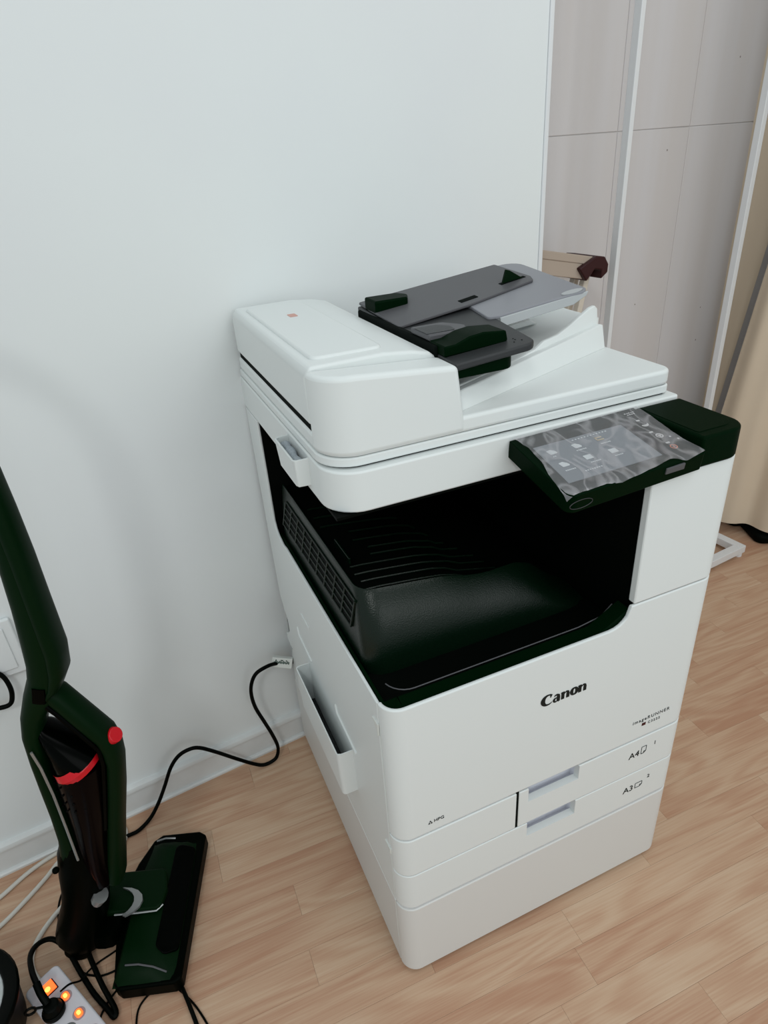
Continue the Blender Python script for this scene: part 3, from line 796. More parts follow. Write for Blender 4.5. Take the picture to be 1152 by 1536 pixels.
    def interp(K, x):
        for (a, va), (b, vb) in zip(K, K[1:]):
            if x <= b: return va+(vb-va)*(x-a)/(b-a)
        return K[-1][1]
    left = [(0, .004), (.18, .010), (.45, .006), (.65, -.002), (.83, -.006), (1, -.010)]
    right = [(0, .2165), (.35, .213), (.7, .209), (1, .214)]
    frontv = [(0, .143), (.11, .141), (.27, .140), (.36, .145), (.52, .141), (.65, .137), (.76, .132), (.83, .143), (.93, .139), (1, .1365)]
    rnd = random.Random(3); import mathutils
    grid = []
    for j in range(NV+1):
        row = []
        for i in range(NU+1):
            a = i/NU; b = j/NV
            v1 = interp(frontv, a); v = .0015+(v1-.0015)*b
            u0, u1 = interp(left, b), interp(right, b); u = u0+(u1-u0)*a
            nz = mathutils.noise.noise(Vector((u*55, v*40, 3)))*.0011+abs(mathutils.noise.noise(Vector((u*26+v*34, v*22-u*10, 9))))*.0028
            h = .0022+nz
            if v > .136: h -= (v-.136)*.45
            if u < 0: h -= -u*.5
            row.append(bm.verts.new((PX*u+PY*v+PN*max(h, .0018 if v < .137 and u > 0 else -.01))))
        grid.append(row)
    for j in range(NV):
        for i in range(NU): bm.faces.new((grid[j][i], grid[j][i+1], grid[j+1][i+1], grid[j+1][i]))
    obj('film_sheet', bm, 'film', film, ang=80)
build_panel()

def build_marks():
    P = PR
    F = Matrix(((1, 0, 0, 0), (0, 0, -1, -.0002), (0, 1, 0, 0), (0, 0, 0, 1)))   # text plane -> front of the printer
    # maker's name, drawn letter by letter (outer outline minus inner, as strokes of varying width)
    bm = bmesh.new()
    def stroke(pts, ws, z=.0005):
        n = len(pts); L = []; Rr = []
        for i in range(n):
            a = Vector(pts[max(0, i-1)]); b = Vector(pts[min(n-1, i+1)]); d = (b-a).normalized(); q = Vector((-d.y, d.x))*ws[i]*.5
            p = Vector(pts[i]); L.append(p+q); Rr.append(p-q)
        top = [[bm.verts.new(T(v, z)) for v in (l, r)] for l, r in zip(L, Rr)]; bot = [[bm.verts.new(T(v, 0)) for v in (l, r)] for l, r in zip(L, Rr)]
        for i in range(n-1):
            bm.faces.new((top[i][0], top[i][1], top[i+1][1], top[i+1][0]))
            bm.faces.new((top[i][0], top[i+1][0], bot[i+1][0], bot[i][0])); bm.faces.new((top[i+1][1], top[i][1], bot[i][1], bot[i+1][1]))
        bm.faces.new((top[0][1], top[0][0], bot[0][0], bot[0][1])); bm.faces.new((top[-1][0], top[-1][1], bot[-1][1], bot[-1][0]))
    ox, oz, s = .2455, .5465, .0215
    def T(v, z): return F @ Vector((ox+v.x*s, oz+v.y*s, z))
    def ell(cx, cy, rx, ry, a0, a1, n): return [(cx+rx*math.cos(rad(a0+(a1-a0)*k/n)), cy+ry*math.sin(rad(a0+(a1-a0)*k/n))) for k in range(n+1)]
    # C
    a = ell(.62, .50, .44, .45, 62, 318, 26)
    ws = [.06+.30*math.exp(-((k/26-.46)/.27)**2) for k in range(27)]; ws[0] = .13; ws[1] = .12; ws[-1] = .03; ws[-2] = .045
    stroke(a, ws)
    stroke([(.88, .92), (.83, .80), (.80, .64)], [.17, .13, .04])
    # a
    stroke([(1.12, .56), (1.20, .655), (1.34, .675), (1.45, .60), (1.475, .44), (1.475, .16), (1.53, .06), (1.62, .06)], [.05, .10, .15, .24, .28, .28, .22, .04])
    stroke(ell(1.27, .21, .16, .17, 75, 375, 18), [.06+.13*math.exp(-((k/18-.36)/.28)**2) for k in range(19)])
    # n
    def en(x):
        stroke([(x+.02, .62), (x+.14, .66)], [.05, .10])
        stroke([(x+.19, .70), (x+.19, .03)], [.26, .26])
        stroke([(x+.28, .47), (x+.40, .60), (x+.50, .64), (x+.60, .57), (x+.62, .44), (x+.62, .03)], [.05, .09, .14, .22, .26, .26])
    en(1.66)
    # o
    stroke(ell(2.82, .36, .225, .30, -90, 270, 28), [.12+.16*abs(math.cos(rad(-90+360*k/28)))**1.3 for k in range(29)])
    en(3.14-.02)
    obj('brand_logo', bm, 'ink', P)
    def tx(name, st, size, x, z, sp=1.0, m='ink', shear=0):
        bm = bmesh.new()
        S = Matrix(((1, shear, 0, 0), (0, 1, 0, 0), (0, 0, 1, 0), (0, 0, 0, 1)))
        text_mesh(bm, st, size, F @ Matrix.Translation((x, z, 0)) @ S, sp); return obj(name, bm, m, P)
    tx('model_lettering', 'imageRUNNER', .0102, .4385, .4160, 1.30, 'ink_grey')
    tx('model_number', 'C3222', .0078, .4725, .4040, 1.35, 'ink_grey')
    obox('red_square', 'ink_red', P, .4595, .4675, -.0006, -.0002, .4045, .4105)
    tx('size_lettering', 'A4', .0200, .4425, .3290)
    tx('size_lettering', 'A3', .0200, .4425, .2385)
    tx('tray_number', '1', .0125, .4960, .3405); tx('tray_number', '2', .0120, .4955, .2545)
    def page(x0, x1, z0, z1):
        bm = bmesh.new(); w = .0009; c = .0045
        def seg(a, b):
            a, b = Vector(a), Vector(b); d = (b-a).normalized(); q = Vector((-d.y, d.x))*w*.5
            prism(bm, [tuple(a+q), tuple(b+q), tuple(b-q), tuple(a-q)], 0, .0004, 'z', F)
        seg((x0, z0), (x0, z1)); seg((x0, z1), (x1, z1)); seg((x1, z1), (x1, z0+c)); seg((x0, z0), (x1-c, z0)); seg((x1-c, z0), (x1, z0+c))
        seg((x1-c, z0), (x1-c, z0+c)); seg((x1-c, z0+c), (x1, z0+c))
        obj('page_symbol', bm, 'ink', P)
    page(.4695, .4800, .3305, .3475); page(.4695, .4850, .2405, .2525)
    tx('maker_mark', 'HPG', .0090, .0630, .3955)
    bm = bmesh.new()
    for a, b in ((.0535, .3955), (.0575, .3955), (.0555, .3992)):
        prism(bm, [(a, b), (a+.0034, b), (a+.0017, b+.0034)], 0, .0004, 'z', F)
    obj('maker_mark', bm, 'ink', P)
build_marks()

# folded cloth tucked in the holder
cl = empty('cleaning_cloth', tuple(pw((-.010, .267, .9056))), -rad(6.226), 'rolled grey cleaning cloth tucked in the holder on the scanner side', 'cloth')
bm = bmesh.new()
pts = [(.0, -.044, .014), (-.001, -.02, .0155), (.0, .005, .0165), (.001, .028, .0150), (.0, .042, .013)]
tube(bm, smooth_path(pts, 4), [.0062+.0012*math.sin(k*1.1) for k in range(17)], 12)
for v in bm.verts: v.co.z = max(v.co.z*1.15-.004, .0006)
obj('cloth_roll', bm, 'cloth_grey', cl, ang=70)

# power cord with its white tag
bm = bmesh.new()
cp = [Vector(p) for p in ((.030, -.0075, .236), (.007, -.011, .239), (-.008, -.022, .256), (-.022, -.035, .270), (-.044, -.037, .279), (-.067, -.048, .291), (-.095, -.050, .286), (-.110, -.050, .264), (-.116, -.050, .233), (-.113, -.050, .190), (-.100, -.050, .137),
      (-.088, -.050, .088), (-.081, -.050, .043), (-.088, -.0505, .014), (-.104, -.051, .0055), (-.125, -.049, .006), (-.146, -.045, .020), (-.181, -.045, .060), (-.220, -.045, .107), (-.252, -.045, .141), (-.274, -.045, .150), (-.299, -.045, .145), (-.322, -.045, .121),
      (-.346, -.045, .075), (-.369, -.046, .036), (-.394, -.050, .008), (-.422, -.064, .0048), (-.443, -.065, .0046), (-.466, -.062, .0046), (-.500, -.070, .0046))]
cp8 = Vector((-.104, -.051, 0))
pc = empty('power_cable', tuple(cp8), 0, 'black power cord looping from the printer back along the baseboard', 'cord')
tube(bm, [p-cp8 for p in smooth_path(cp, 5)], .0043, 8); obj('cable', bm, 'cord_black', pc, ang=60)
mt = Matrix.Translation(Vector((-.0290, -.0365, .2765))-cp8) @ Matrix.Rotation(rad(-28), 4, 'Z') @ Matrix.Rotation(rad(12), 4, 'Y') @ Matrix.Rotation(rad(-20), 4, 'X') @ Matrix.Scale(1.4, 4)
bm = bmesh.new(); box(bm, -.0165, .0165, -.0062, .0050, -.0085, .0085, mt)
tg = obj('cord_tag', bm, 'tag_white', pc, bevel=.001); part_label(tg, 'white printed tag')
bm = bmesh.new()
for i in range(12):
    x = -.013+.0021*i; box(bm, x, x+.0016, -.0066, -.0063, -.0005-.0008*(i % 2), .0020+.0008*((i*5) % 3), mt)
for i in (1, 5, 6, 9): box(bm, -.013+.0021*i, -.013+.0021*i+.002, -.0066, -.0063, .0035, .0052, mt)
obj('tag_print', bm, 'tag_green', tg)

# ------------------------------------------------------------------ upright vacuum cleaner
VA = math.atan2(-.41493, .90985)
VC = empty('upright_vacuum', (-.535, -.25, 0), VA, 'dark green and black upright stick vacuum with red dust container ring', 'vacuum cleaner')
def loft(bm, secs, n=20, power=2.6):
    """secs: (s, z, half_in_plane, half_depth[, y]) in the vacuum's own x-z plane"""
    rings = []
    for i, sec in enumerate(secs):
        s, z, hw, hd = sec[:4]; y0 = sec[4] if len(sec) > 4 else 0
        a = secs[max(0, i-1)]; b = secs[min(len(secs)-1, i+1)]
        t = Vector((b[0]-a[0], b[1]-a[1])).normalized(); nr = Vector((-t.y, t.x))
        ring = []
        for k in range(n):
            th = 2*PI*k/n; c, d = math.cos(th), math.sin(th)
            cc = math.copysign(abs(c)**(2/power), c); dd = math.copysign(abs(d)**(2/power), d)
            ring.append(bm.verts.new((s+nr.x*hw*cc, y0+hd*dd, z+nr.y*hw*cc)))
        rings.append(ring)
    for A, B in zip(rings, rings[1:]):
        for k in range(n): bm.faces.new((A[k], A[(k+1) % n], B[(k+1) % n], B[k]))
    bm.faces.new(rings[0][::-1]); bm.faces.new(rings[-1])
def lr(rows):
    return [((l+r)/2, z, (r-l)/2, d) for z, l, r, d in rows]
def build_vacuum():
    P = VC
    # spine from the floor joint up to the grip
    bm = bmesh.new()
    rows = [(.255, .006, .050, .036), (.32, .022, .052, .034), (.38, .027, .054, .032), (.445, .030, .057, .031), (.50, .033, .060, .030), (.55, .0365, .066, .028),
            (.585, .045, .080, .027), (.62, .060, .104, .026), (.65, .075, .120, .025), (.68, .083, .128, .025), (.72, .088, .135, .024), (.78, .095, .139, .023), (.85, .101, .141, .022), (.92, .105, .1405, .021), (.96, .107, .138, .021)]
    secs = lr(rows) + [(.122, 1.03, .015, .020), (.118, 1.09, .014, .018), (.105, 1.15, .013, .016), (.080, 1.20, .013, .016), (.040, 1.232, .013, .016), (.0, 1.245, .012, .015)]
    loft(bm, secs); obj('handle', bm, 'vacuum_green', P, ang=50)
    # raised front strip along the handle
    bm = bmesh.new()
    loft(bm, [(.096, .622, .004, .0250, 0), (.110, .638, .009, .0262, 0), (.121, .662, .012, .0264, 0), (.127, .70, .013, .0255), (.1285, .78, .0125, .0245), (.130, .85, .0125, .0235), (.130, .92, .012, .0225), (.128, .99, .012, .0215)])
    obj('handle_inlay', bm, 'vacuum_green', P, ang=50)
    bm = bmesh.new(); loft(bm, [(.0885, .622, .010, .0275), (.0955, .648, .010, .0268)], 16, 8); obj('handle_switch', bm, 'vacuum_gloss', P)
    # carrying loop in front
    bm = bmesh.new()
    loft(bm, [(.092, .628, .012, .021), (.104, .6145, .0145, .0215), (.1285, .566, .0145, .0225), (.150, .524, .0145, .023), (.1535, .50, .0145, .023), (.152, .470, .0130, .023), (.137, .405, .0135, .024), (.117, .33, .0135, .025), (.099, .26, .014, .026), (.080, .185, .015, .028)])
    obj('carry_loop', bm, 'vacuum_green', P, ang=50)
    bm = bmesh.new()
    loft(bm, [(.086, .618, .006, .0222), (.103, .590, .006, .0226), (.126, .542, .006, .0236), (.1415, .5095, .006, .0238), (.1395, .478, .006, .0236), (.124, .412, .006, .0246), (.104, .33, .006, .0256)])
    obj('loop_trim', bm, 'vacuum_gloss', P, ang=50)
    bm = bmesh.new(); mtx = Matrix.Translation((.1640, -.006, .5235)) @ Matrix.Rotation(rad(58), 4, 'Y') @ Matrix.Rotation(rad(20), 4, 'X')
    disc(bm, (0, 0, -.002), .0135, .009, 20, mtx, .0115); obj('release_button', bm, 'vacuum_red', P, bevel=.001)
    # dust container between spine and loop
    bm = bmesh.new()
    loft(bm, [(.062, .190, .022, .034), (.064, .24, .024, .038), (.072, .30, .028, .041), (.082, .36, .032, .043), (.090, .42, .036, .045), (.0945, .46, .039, .046), (.0965, .478, .040, .046)], 28, 2)
    ct = obj('dust_container', bm, 'container', P, ang=50)
    bm = bmesh.new()
    mt = Matrix.Translation((.0968, 0, .480)) @ Matrix.Rotation(rad(-24), 4, 'Y')
    n = 32
    for r0, z0, r1, z1 in ((.0435, -.010, .0468, 0), (.0468, 0, .0430, .012)):
        A = [bm.verts.new(mt @ Vector((r0*.88*math.cos(2*PI*k/n), r0*math.sin(2*PI*k/n)*1.03, z0))) for k in range(n)]
        B = [bm.verts.new(mt @ Vector((r1*.88*math.cos(2*PI*k/n), r1*math.sin(2*PI*k/n)*1.03, z1))) for k in range(n)]
        for k in range(n): bm.faces.new((A[k], A[(k+1) % n], B[(k+1) % n], B[k]))
    obj('red_ring', bm, 'vacuum_red', ct, ang=20)
    bm = bmesh.new()
    loft(bm, [(.0985, .484, .039, .045), (.0900, .505, .029, .041), (.077, .530, .018, .031), (.066, .550, .009, .022), (.061, .560, .005, .014)], 24, 2.2)
    obj('container_lid', bm, 'vacuum_gloss', P, ang=50)
    for i in range(4):
        for j in range(7):
            a = rad(-165+25*j); z = .462-.018*i; s = .0945-(.48-z)*.13; rx = .0388-(.48-z)*.085
            bm = bmesh.new(); bmesh.ops.create_icosphere(bm, subdivisions=1, radius=.0022)
            for v in bm.verts: v.co += Vector((s+rx*math.cos(a), .0455*math.sin(a), z+(.0968-s)*.0))
            obj('grille_knob', bm, 'vacuum_gloss', ct)
    # silver edge between spine and container
    bm = bmesh.new(); tube(bm, [(.053, -.0335, .535), (.056, -.033, .500), (.0565, -.0335, .44), (.0535, -.035, .36), (.050, -.037, .28)], .0022, 6); obj('edge_strip', bm, 'silver', P)
    # motor housing and foot joint
    bm = bmesh.new()
    loft(bm, [(-.020, .022, .040, .046), (-.018, .045, .046, .052), (-.006, .085, .042, .050), (.010, .13, .038, .046), (.024, .175, .040, .044), (.034, .22, .042, .042), (.040, .27, .036, .038), (.044, .30, .026, .034)])
    obj('motor_housing', bm, 'vacuum_black', P, ang=50)
    bm = bmesh.new(); bmesh.ops.create_cone(bm, cap_ends=True, segments=24, radius1=.024, radius2=.024, depth=.090)
    for v in bm.verts: v.co = Vector((v.co.x-.022, v.co.z, v.co.y+.0245))
    obj('rear_wheel', bm, 'vacuum_black', P, bevel=.003)
    bm = bmesh.new(); bmesh.ops.create_icosphere(bm, subdivisions=2, radius=.006)
    for v in bm.verts: v.co += Vector((.008, -.038, .262))
    obj('cord_hook', bm, 'vacuum_black', P)
    bm = bmesh.new(); loft(bm, [(.052, .168, .012, .016, -.036), (.060, .178, .013, .016, -.036)], 14, 2); obj('latch', bm, 'silver', P)
    # floor head
    hd = bpy.data.objects.new('floor_head', None); C.objects.link(hd); hd.parent = P
    out = [(.187, .160), (.172, .170), (.094, .172), (.078, .160), (.056, .112), (.050, .09), (.050, -.04), (.066, -.116), (.078, -.124), (.172, -.124), (.184, -.116)]
    bm = bmesh.new(); prism(bm, rounded(out, .006, 3), .006, .038); obj('head_base', bm, 'vacuum_black', hd, bevel=.004, seg=3)
    bm = bmesh.new()
    hp = []
    for y, k in ((.150, .0), (.140, .7), (.12, 1), (.06, 1), (0, 1), (-.06, 1), (-.088, .92), (-.108, .6), (-.120, .0)):
        hp.append([bm.verts.new((x, y, .036+h*k)) for x, h in ((.080-.016*(y < .10), .0), (.086-.012*(y < .1), .018), (.102, .026), (.130, .024), (.150, .016), (.168, .004), (.176, .0))])
    for A, B in zip(hp, hp[1:]):
        for i in range(6): bm.faces.new((A[i], B[i], B[i+1], A[i+1]))
    obj('head_cover', bm, 'vacuum_green', hd, ang=40)
    bm = bmesh.new(); wn = rounded([(.136, .132), (.172, .128), (.172, -.070), (.150, -.082), (.134, -.07)], [.014, .008, .008, .008, .012], 4)
    def zw(x, y): return .0630-.44*(x-.128) if x > .128 else .0622
    prism(bm, wn, lambda x, y: .040, lambda x, y: zw(x, y)+.0012); obj('head_window', bm, 'vacuum_gloss', hd, bevel=.001)
    bm = bmesh.new(); tube(bm, [(.092, .1435, .0575), (.110, .146, .060), (.130, .1455, .0575)], .0018, 6); obj('trim_line', bm, 'silver', hd)
    bm = bmesh.new(); tube(bm, [(.085, -.093, .055), (.110, -.097, .060), (.135, -.101, .0545), (.158, -.107, .044)], .0016, 6); obj('trim_line', bm, 'tray_grey', hd)
    # neck
    bm = bmesh.new(); nk = rounded([(.0, .075), (.128, .072), (.138, .030), (.132, -.008), (.0, -.004)], [.004, .012, .02, .012, .004], 5)
    prism(bm, nk, .058, .0735); obj('neck_plate', bm, 'vacuum_green', P, bevel=.004, seg=3)
    bm = bmesh.new(); tube(bm, [(.046, -.0065, .066), (.09, -.0085, .0665), (.125, -.0085, .0665), (.1345, .002, .0665)], .002, 6); obj('neck_trim', bm, 'silver', P)
    bm = bmesh.new(); c = []
    for k in range(9):
        a = rad(-60+15*k); c.append(((.026+.056*math.cos(a), .036+.034*math.sin(a)), (.026+(.056+.014*math.sin(PI*k/8))*math.cos(a)+.002, .036+(.034+.010*math.sin(PI*k/8))*math.sin(a))))
    pts = [p for p, q in c]+[q for p, q in c[::-1]]
    pts = [(x, y-.028) for x, y in pts]
    prism(bm, pts[1:-1], .0738, .0785); obj('hinge_ring', bm, 'silver', P)
    bm = bmesh.new(); loft(bm, [(.030, .030, .030, .046), (.030, .062, .030, .044)], 20, 3); obj('neck_joint', bm, 'vacuum_black', P)
    for y in (-.075, .12):
        bm = bmesh.new(); bmesh.ops.create_cone(bm, cap_ends=True, segments=18, radius1=.009, radius2=.009, depth=.02)
        for v in bm.verts: v.co = Vector((v.co.x+.075, v.co.z+y, v.co.y+.009))
        obj('wheel', bm, 'vacuum_black', hd)
build_vacuum()

# ------------------------------------------------------------------ power strip, cords, bin
ST = empty('power_strip', (-.6355, -.2975, 0), 0, 'white power strip with glowing orange switches in the lower left corner', 'power strip')
def build_strip():
    # axis runs from the far end towards the lower right
    d = Vector((.062, -.146)).normalized(); ang = math.atan2(d.y, d.x)
    ST.rotation_euler = (0, 0, ang)
    bm = bmesh.new(); prism(bm, rrect(0, .36, -.0305, .0305, .010), .002, .036)
    obj('strip_body', bm, 'strip_white', ST, bevel=.003, seg=3)
    for y in (-.0235, .0235):
        for x in (.03, .32):
            bm = bmesh.new(); disc(bm, (x, y*.6, 0), .006, .003, 10); obj('foot', bm, 'gap_black', ST)
    bm = bmesh.new(); prism(bm, rrect(.018, .042, -.0125, .0125, .0015), .0355, .0366); ws = obj('switch_well', bm, 'ladder_maroon', ST)
    bm = bmesh.new(); prism(bm, [(.020, .0366), (.040, .0366), (.040, .0395), (.030, .0378), (.020, .0408)], -.0105, .0105, 'y'); obj('rocker_switch', bm, 'lamp_orange', ST, bevel=.0006)
    bm = bmesh.new(); disc(bm, (.032, -.002, .0394), .0045, .0012, 12); obj('switch_glow', bm, 'lamp_yellow', ST)
    for x in (.0665, .110, .154):
        bm = bmesh.new(); disc(bm, (x, .0115, .0355), .0105, .0010, 20); w = obj('button_well', bm, 'strip_well', ST)
        bm = bmesh.new(); prism(bm, rrect(x-.0078, x+.0078, .0115-.006, .0115+.006, .0055, 5), .0365, .0392); obj('lit_button', bm, 'lamp_orange', ST, bevel=.001)
        bm = bmesh.new(); prism(bm, rrect(x-.0042, x+.0042, .0115-.003, .0115+.003, .0028, 4), .0392, .0396); obj('button_glow', bm, 'lamp_yellow', ST)
    for x in (.074, .120, .164):
        bm = bmesh.new(); disc(bm, (x, -.0125, .0355), .0125, .0010, 22); s = obj('socket', bm, 'socket_grey', ST)
        bm = bmesh.new()
        for a in (0, 120, 240):
            mtx = Matrix.Translation((x, -.0125, .0366)) @ Matrix.Rotation(rad(a), 4, 'Z'); box(bm, .004, .008, -.0012, .0012, 0, .0003, mtx)
        obj('socket_hole', bm, 'gap_black', s)
build_strip()
def sw(x, y, z):
    d = Vector((.062, -.146)).normalized(); n = Vector((-d.y, d.x))
    return Vector((-.6355+d.x*x+n.x*y, -.2975+d.y*x+n.y*y, z))
# plug and its doubled cord
pb = sw(.074, -.0125, .0372)
PL = empty('charger_plug', tuple(pb), 0, 'black plug in the power strip with a thick looping cord', 'plug')
bm = bmesh.new(); disc(bm, (0, 0, 0), .0185, .010, 22); disc(bm, (0, 0, .010), .0165, .014, 22, None, .012)
obj('plug_body', bm, 'cord_black', PL, bevel=.002)
bm = bmesh.new(); tube(bm, smooth_path([(-.004, .004, .024), (-.010, .020, .034), (-.014, .038, .040)], 4), .0065, 10); obj('strain_relief', bm, 'cord_black', PL)
bm = bmesh.new(); rg = [Vector((-.030+.008*math.cos(a*PI/6), .006, .026+.008*math.sin(a*PI/6))) for a in range(12)]
tube(bm, rg+[rg[0]], .0022, 6); tube(bm, [(-.022, .006, .026), (-.010, .004, .022)], .0022, 6); obj('pull_ring', bm, 'cord_black', PL)
W3 = [pb+Vector((-.013, .034, .039)), Vector((-.640, -.300, .066)), Vector((-.643, -.262, .056)), Vector((-.632, -.237, .043)), Vector((-.611, -.232, .030)), Vector((-.592, -.256, .016)),
      Vector((-.576, -.308, .009)), Vector((-.560, -.357, .007)), Vector((-.543, -.396, .007)), Vector((-.5355, -.414, .007)), Vector((-.531, -.404, .008)), Vector((-.545, -.35, .009)), Vector((-.557, -.288, .011)), Vector((-.560, -.262, .014))]
bm = bmesh.new(); tube(bm, [p-pb for p in smooth_path(W3, 6)], .0048, 8); obj('cable', bm, 'cord_black', PL, ang=60)

def ground_cord(name, label, m, pts, r, group=None, cat='cord'):
    z = lambda p: Vector((p[0], p[1], p[2] if len(p) > 2 else r+.0002))
    P = [z(p) for p in pts]; o0 = P[0].copy(); o0.z = 0
    bm = bmesh.new(); tube(bm, [p-o0 for p in smooth_path(P, 6)], r, 8)
    o = obj(name, bm, m, None, ang=60); o.location = o0; return tag(o, label, cat, group)
ground_cord('thin_cord', 'thin black cord hanging beside the vacuum motor to the power strip', 'cord_black',
            [(-.580, -.118), (-.592, -.128), (-.601, -.160), (-.600, -.200), (-.588, -.252), (-.577, -.300), (-.555, -.324), (-.535, -.333), (-.505, -.335), (-.47, -.33)], .0019, 'thin black cords by the vacuum')
ground_cord('thin_cord', 'thin black cord crossing the power strip towards the floor head', 'cord_black',
            [(-.604, -.348, .047), (-.590, -.340, .041), (-.575, -.329, .018), (-.562, -.318, .0150), (-.545, -.306, .006), (-.52, -.30), (-.49, -.295)], .0017, 'thin black cords by the vacuum')
ground_cord('thin_cord', 'thin black cord running from under the head to the bottom edge', 'cord_black',
            [(-.500, -.352), (-.520, -.367), (-.544, -.384), (-.558, -.402), (-.566, -.425), (-.572, -.47), (-.57, -.52)], .0018, 'thin black cords by the vacuum')
ground_cord('thin_cord', 'thin black cord curving in an arch below the floor head', 'cord_black',
            [(-.512, -.49), (-.507, -.455), (-.497, -.423), (-.478, -.409), (-.456, -.407), (-.433, -.421), (-.418, -.446), (-.405, -.480), (-.394, -.53), (-.39, -.58)], .0018, 'thin black cords by the vacuum')
ground_cord('vacuum_cord', 'thicker black cord leaving the near corner of the floor head', 'cord_black',
            [(-.440, -.37, .004), (-.424, -.415), (-.419, -.445, .008), (-.416, -.475, .008), (-.4135, -.51), (-.412, -.58)], .0036)
ground_cord('white_cable', 'white cable along the baseboard, upper of the white cables', 'cord_white',
            [(-.82, -.108), (-.760, -.084), (-.702, -.066), (-.645, -.038), (-.586, -.0235), (-.52, -.024), (-.475, -.0265), (-.452, -.036), (-.450, -.060), (-.464, -.085), (-.49, -.10)], .0045, 'white cables on the floor')
ground_cord('white_cable', 'white cable curving left of the vacuum, lower of the white cables', 'cord_white',
            [(-.82, -.172), (-.760, -.150), (-.704, -.131), (-.655, -.101), (-.615, -.072), (-.588, -.048), (-.568, -.044), (-.55, -.06), (-.53, -.09)], .0045, 'white cables on the floor')
ground_cord('white_cable', 'white cable curving into the end of the power strip', 'cord_white',
            [(-.545, -.118), (-.578, -.146), (-.612, -.170), (-.640, -.198), (-.653, -.226), (-.653, -.254, .007), (-.644, -.283, .014), (-.634, -.302, .016)], .0046, 'white cables on the floor')
# black loop of cable by the wall at the left edge
wl = cable('wall_cable', 'cord_black', [(-.62, -.012, .505), (-.585, -.014, .508), (-.560, -.016, .505), (-.544, -.018, .488), (-.5395, -.02, .462), (-.5425, -.02, .438), (-.552, -.02, .4215), (-.575, -.018, .422), (-.62, -.012, .43), (-.66, -.004, .44)], .0045)
tag(wl, 'black cable looping out of the left edge near the white wall', 'cord')

BN = empty('round_bin', (-.760, -.324, 0), 0, 'round pale bin with a thick black rim in the lower left corner', 'bin')
bm = bmesh.new()
n = 40
prof = [(.088, .0), (.094, .012), (.102, .080), (.1075, .094), (.109, .101), (.106, .105), (.088, .105), (.085, .102), (.083, .096)]
rings = [[bm.verts.new((r*math.cos(2*PI*k/n), r*math.sin(2*PI*k/n), z)) for k in range(n)] for r, z in prof]
for A, B in zip(rings, rings[1:]):
    for k in range(n): bm.faces.new((A[k], A[(k+1) % n], B[(k+1) % n], B[k]))
bm.faces.new(rings[0][::-1])
obj('bin_body', bm, 'cord_black', BN, ang=50)
bm = bmesh.new(); disc(bm, (0, 0, .090), .0845, .009, 40); obj('bin_lid', bm, 'bin_inside', BN, bevel=.002)

# ------------------------------------------------------------------ things in the recess on the right
RK = empty('metal_rack', (1.57, .11, 0), 0, 'white metal rack frame standing in front of the grey panels', 'rack')
def build_rack():
    def bar(name, x0, x1, y0, y1, z0, z1, m='rack_white'): return obox(name, m, RK, x0-1.57, x1-1.57, y0-.11, y1-.11, z0, z1, bevel=.0015)
    bar('post', 1.572, 1.590, .098, .118, .036, 2.2)
    bar('post', 1.070, 1.084, .100, .122, .036, 2.2)
    bar('base_rail', 1.558, 1.588, -.120, .255, .014, .040)
    bar('base_rail', 1.050, 1.080, -.120, .255, .014, .040)
    bar('base_rail', 1.080, 1.558, -.120, -.092, .014, .040)
    bar('base_rail', 1.080, 1.558, .227, .255, .014, .040)
    bar('top_rail', 1.084, 1.556, .095, .123, 2.16, 2.19)
    for x in (1.573, 1.065):
        for y in (-.106, .241):
            bm = bmesh.new(); disc(bm, (x-1.57, y-.11, 0), .013, .0145, 14); obj('foot', bm, 'rack_white', RK)
build_rack()

LD = empty('step_ladder', (.786, .15, 0), 0, 'small beige step ladder with maroon end caps leaning in the recess', 'ladder')
def build_ladder():
    tilt = Matrix.Rotation(rad(12), 4, 'Y')
    def B(name, m, x0, x1, y0, y1, z0, z1, bev=.002):
        bm = bmesh.new(); box(bm, x0, x1, y0, y1, z0, z1, tilt); return obj(name, bm, m, LD, bevel=bev)
    H = 1.018
    B('top_step', 'ladder_beige', -.40, .0, -.052, .040, H-.004, H+.016)
    B('step_apron', 'ladder_beige', -.40, -.01, -.050, -.044, H-.040, H-.003)
    for x in (0, -.40):
        for y in (-.024, .012):
            B('leg', 'ladder_ivory', x-.008, x+.009, y-.009, y+.009, .001 if x == 0 else .001, H+.002)
    for z in (.28, .62):
        B('step', 'ladder_beige', -.390, -.010, -.052, -.008, z, z+.018)
    for x in (.004, -.404):
        bm = bmesh.new()
        o = [(x-.068, H-.016), (x-.018, H+.018), (x+.012, H+.020), (x+.030, H+.004), (x+.034, H-.016), (x+.016, H-.034), (x+.010, H-.012), (x-.014, H-.012), (x-.034, H-.044)]
        prism(bm, o, -.062, .048, 'y', tilt)
        for v in bm.verts: pass
        obj('end_cap', bm, 'ladder_maroon', LD, bevel=.003)
build_ladder()

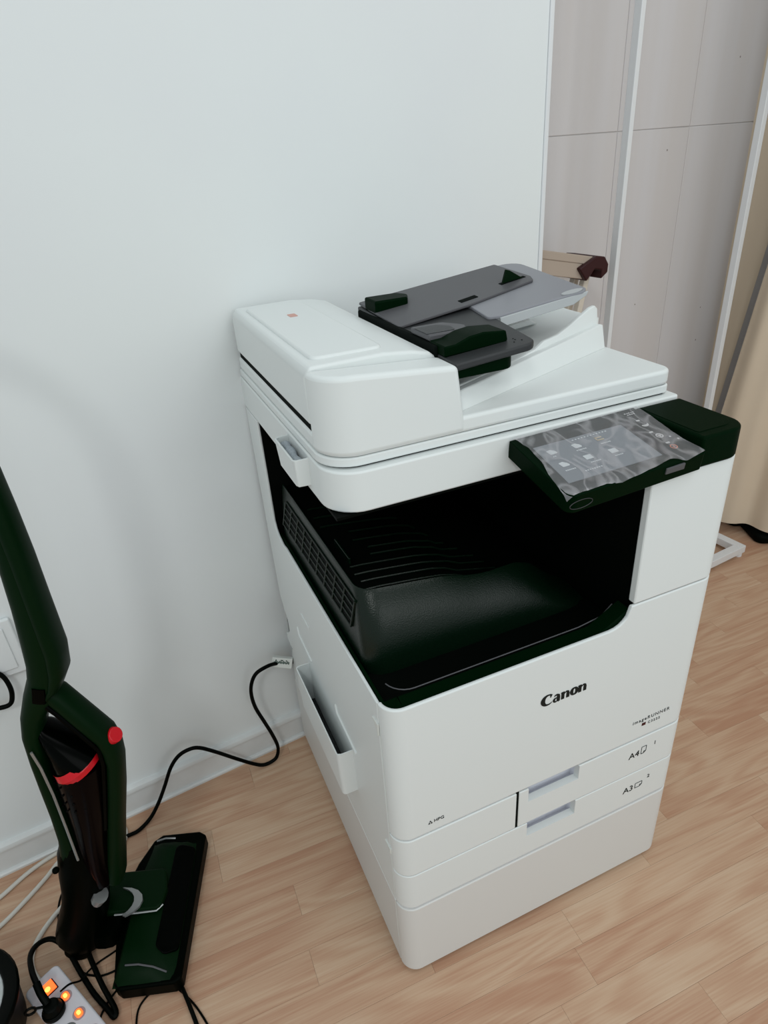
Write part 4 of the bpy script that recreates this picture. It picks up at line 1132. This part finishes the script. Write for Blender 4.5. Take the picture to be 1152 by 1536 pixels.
def curtain(name, label, path, z0, z1, amp, n, phase, lean=0, tail=0):
    P = smooth_path([(x, y, 0) for x, y in path], 24); N = len(P)
    root = empty(name, (path[0][0], path[0][1], z0), 0, label, 'curtain', 'beige curtains')
    bm = bmesh.new(); rows = []
    zs = [z0, z0+.004, z0+.07, z0+.074, z0+.3, z0+.7, z0+1.2, z0+1.8, z1]
    for th in (0, .004):
        for z in zs:
            row = []
            for i, p in enumerate(P):
                a = P[max(0, i-1)]; b = P[min(N-1, i+1)]; d = (b-a).normalized(); nr = Vector((-d.y, d.x, 0))
                t = i/(N-1); k = .65+.35*min(1, (z1-z)/1.5)
                o = amp*k*math.sin(2*PI*n*t+phase+.25*math.sin(z*1.7))+amp*.3*math.sin(2*PI*n*2.3*t+1+z*.4)
                q = p+nr*(o+th)+d*(lean*(z-.9)*((1-t)**3 if tail == 0 else t)); row.append(bm.verts.new((q.x-path[0][0], q.y-path[0][1], z-z0+.006*math.sin(7*t) if z < z0+.1 else z-z0)))
            rows.append(row)
    m = len(zs)
    for r in range(m-1):
        for i in range(N-1):
            bm.faces.new((rows[r][i], rows[r][i+1], rows[r+1][i+1], rows[r+1][i]))
            bm.faces.new((rows[m+r][i+1], rows[m+r][i], rows[m+r+1][i], rows[m+r+1][i+1]))
    for i in range(N-1): bm.faces.new((rows[0][i+1], rows[0][i], rows[m][i], rows[m][i+1]))
    for r in range(m-1):
        for e in (0, N-1): bm.faces.new((rows[r][e], rows[r+1][e], rows[m+r+1][e], rows[m+r][e]))
    obj('curtain_sheet', bm, 'curtain_cloth', root, ang=60)
curtain('curtain', 'narrow beige curtain just right of the white rack post', [(1.785, .270), (1.807, .230), (1.833, .180)], .045, 2.5, .006, .8, .4, .10, 1)
curtain('curtain', 'wide beige curtain at the right edge with its hem above the black bag', [(1.645, .052), (1.672, -.04), (1.72, -.13), (1.78, -.24), (1.80, -.40), (1.83, -.6), (1.84, -.85)], .045, 2.5, .018, 3.6, 2.2, .10)
BG = empty('black_bag', (1.775, -.045, 0), rad(-30), 'low black bag on the floor under the curtain hem', 'bag')
bm = bmesh.new(); prism(bm, rounded([(-.055, -.10), (.11, -.10), (.11, .16), (-.055, .16)], .03, 5), .0, .036); obj('bag_body', bm, 'bay_black', BG, bevel=.012, seg=3)
bm = bmesh.new(); tube(bm, smooth_path([(-.055, .0, .03), (-.075, .02, .012), (-.085, .06, .006), (-.06, .10, .012)], 4), .004, 6); obj('bag_strap', bm, 'bay_black', BG)
print('verts', sum(len(o.data.vertices) for o in bpy.data.objects if o.type == 'MESH'))
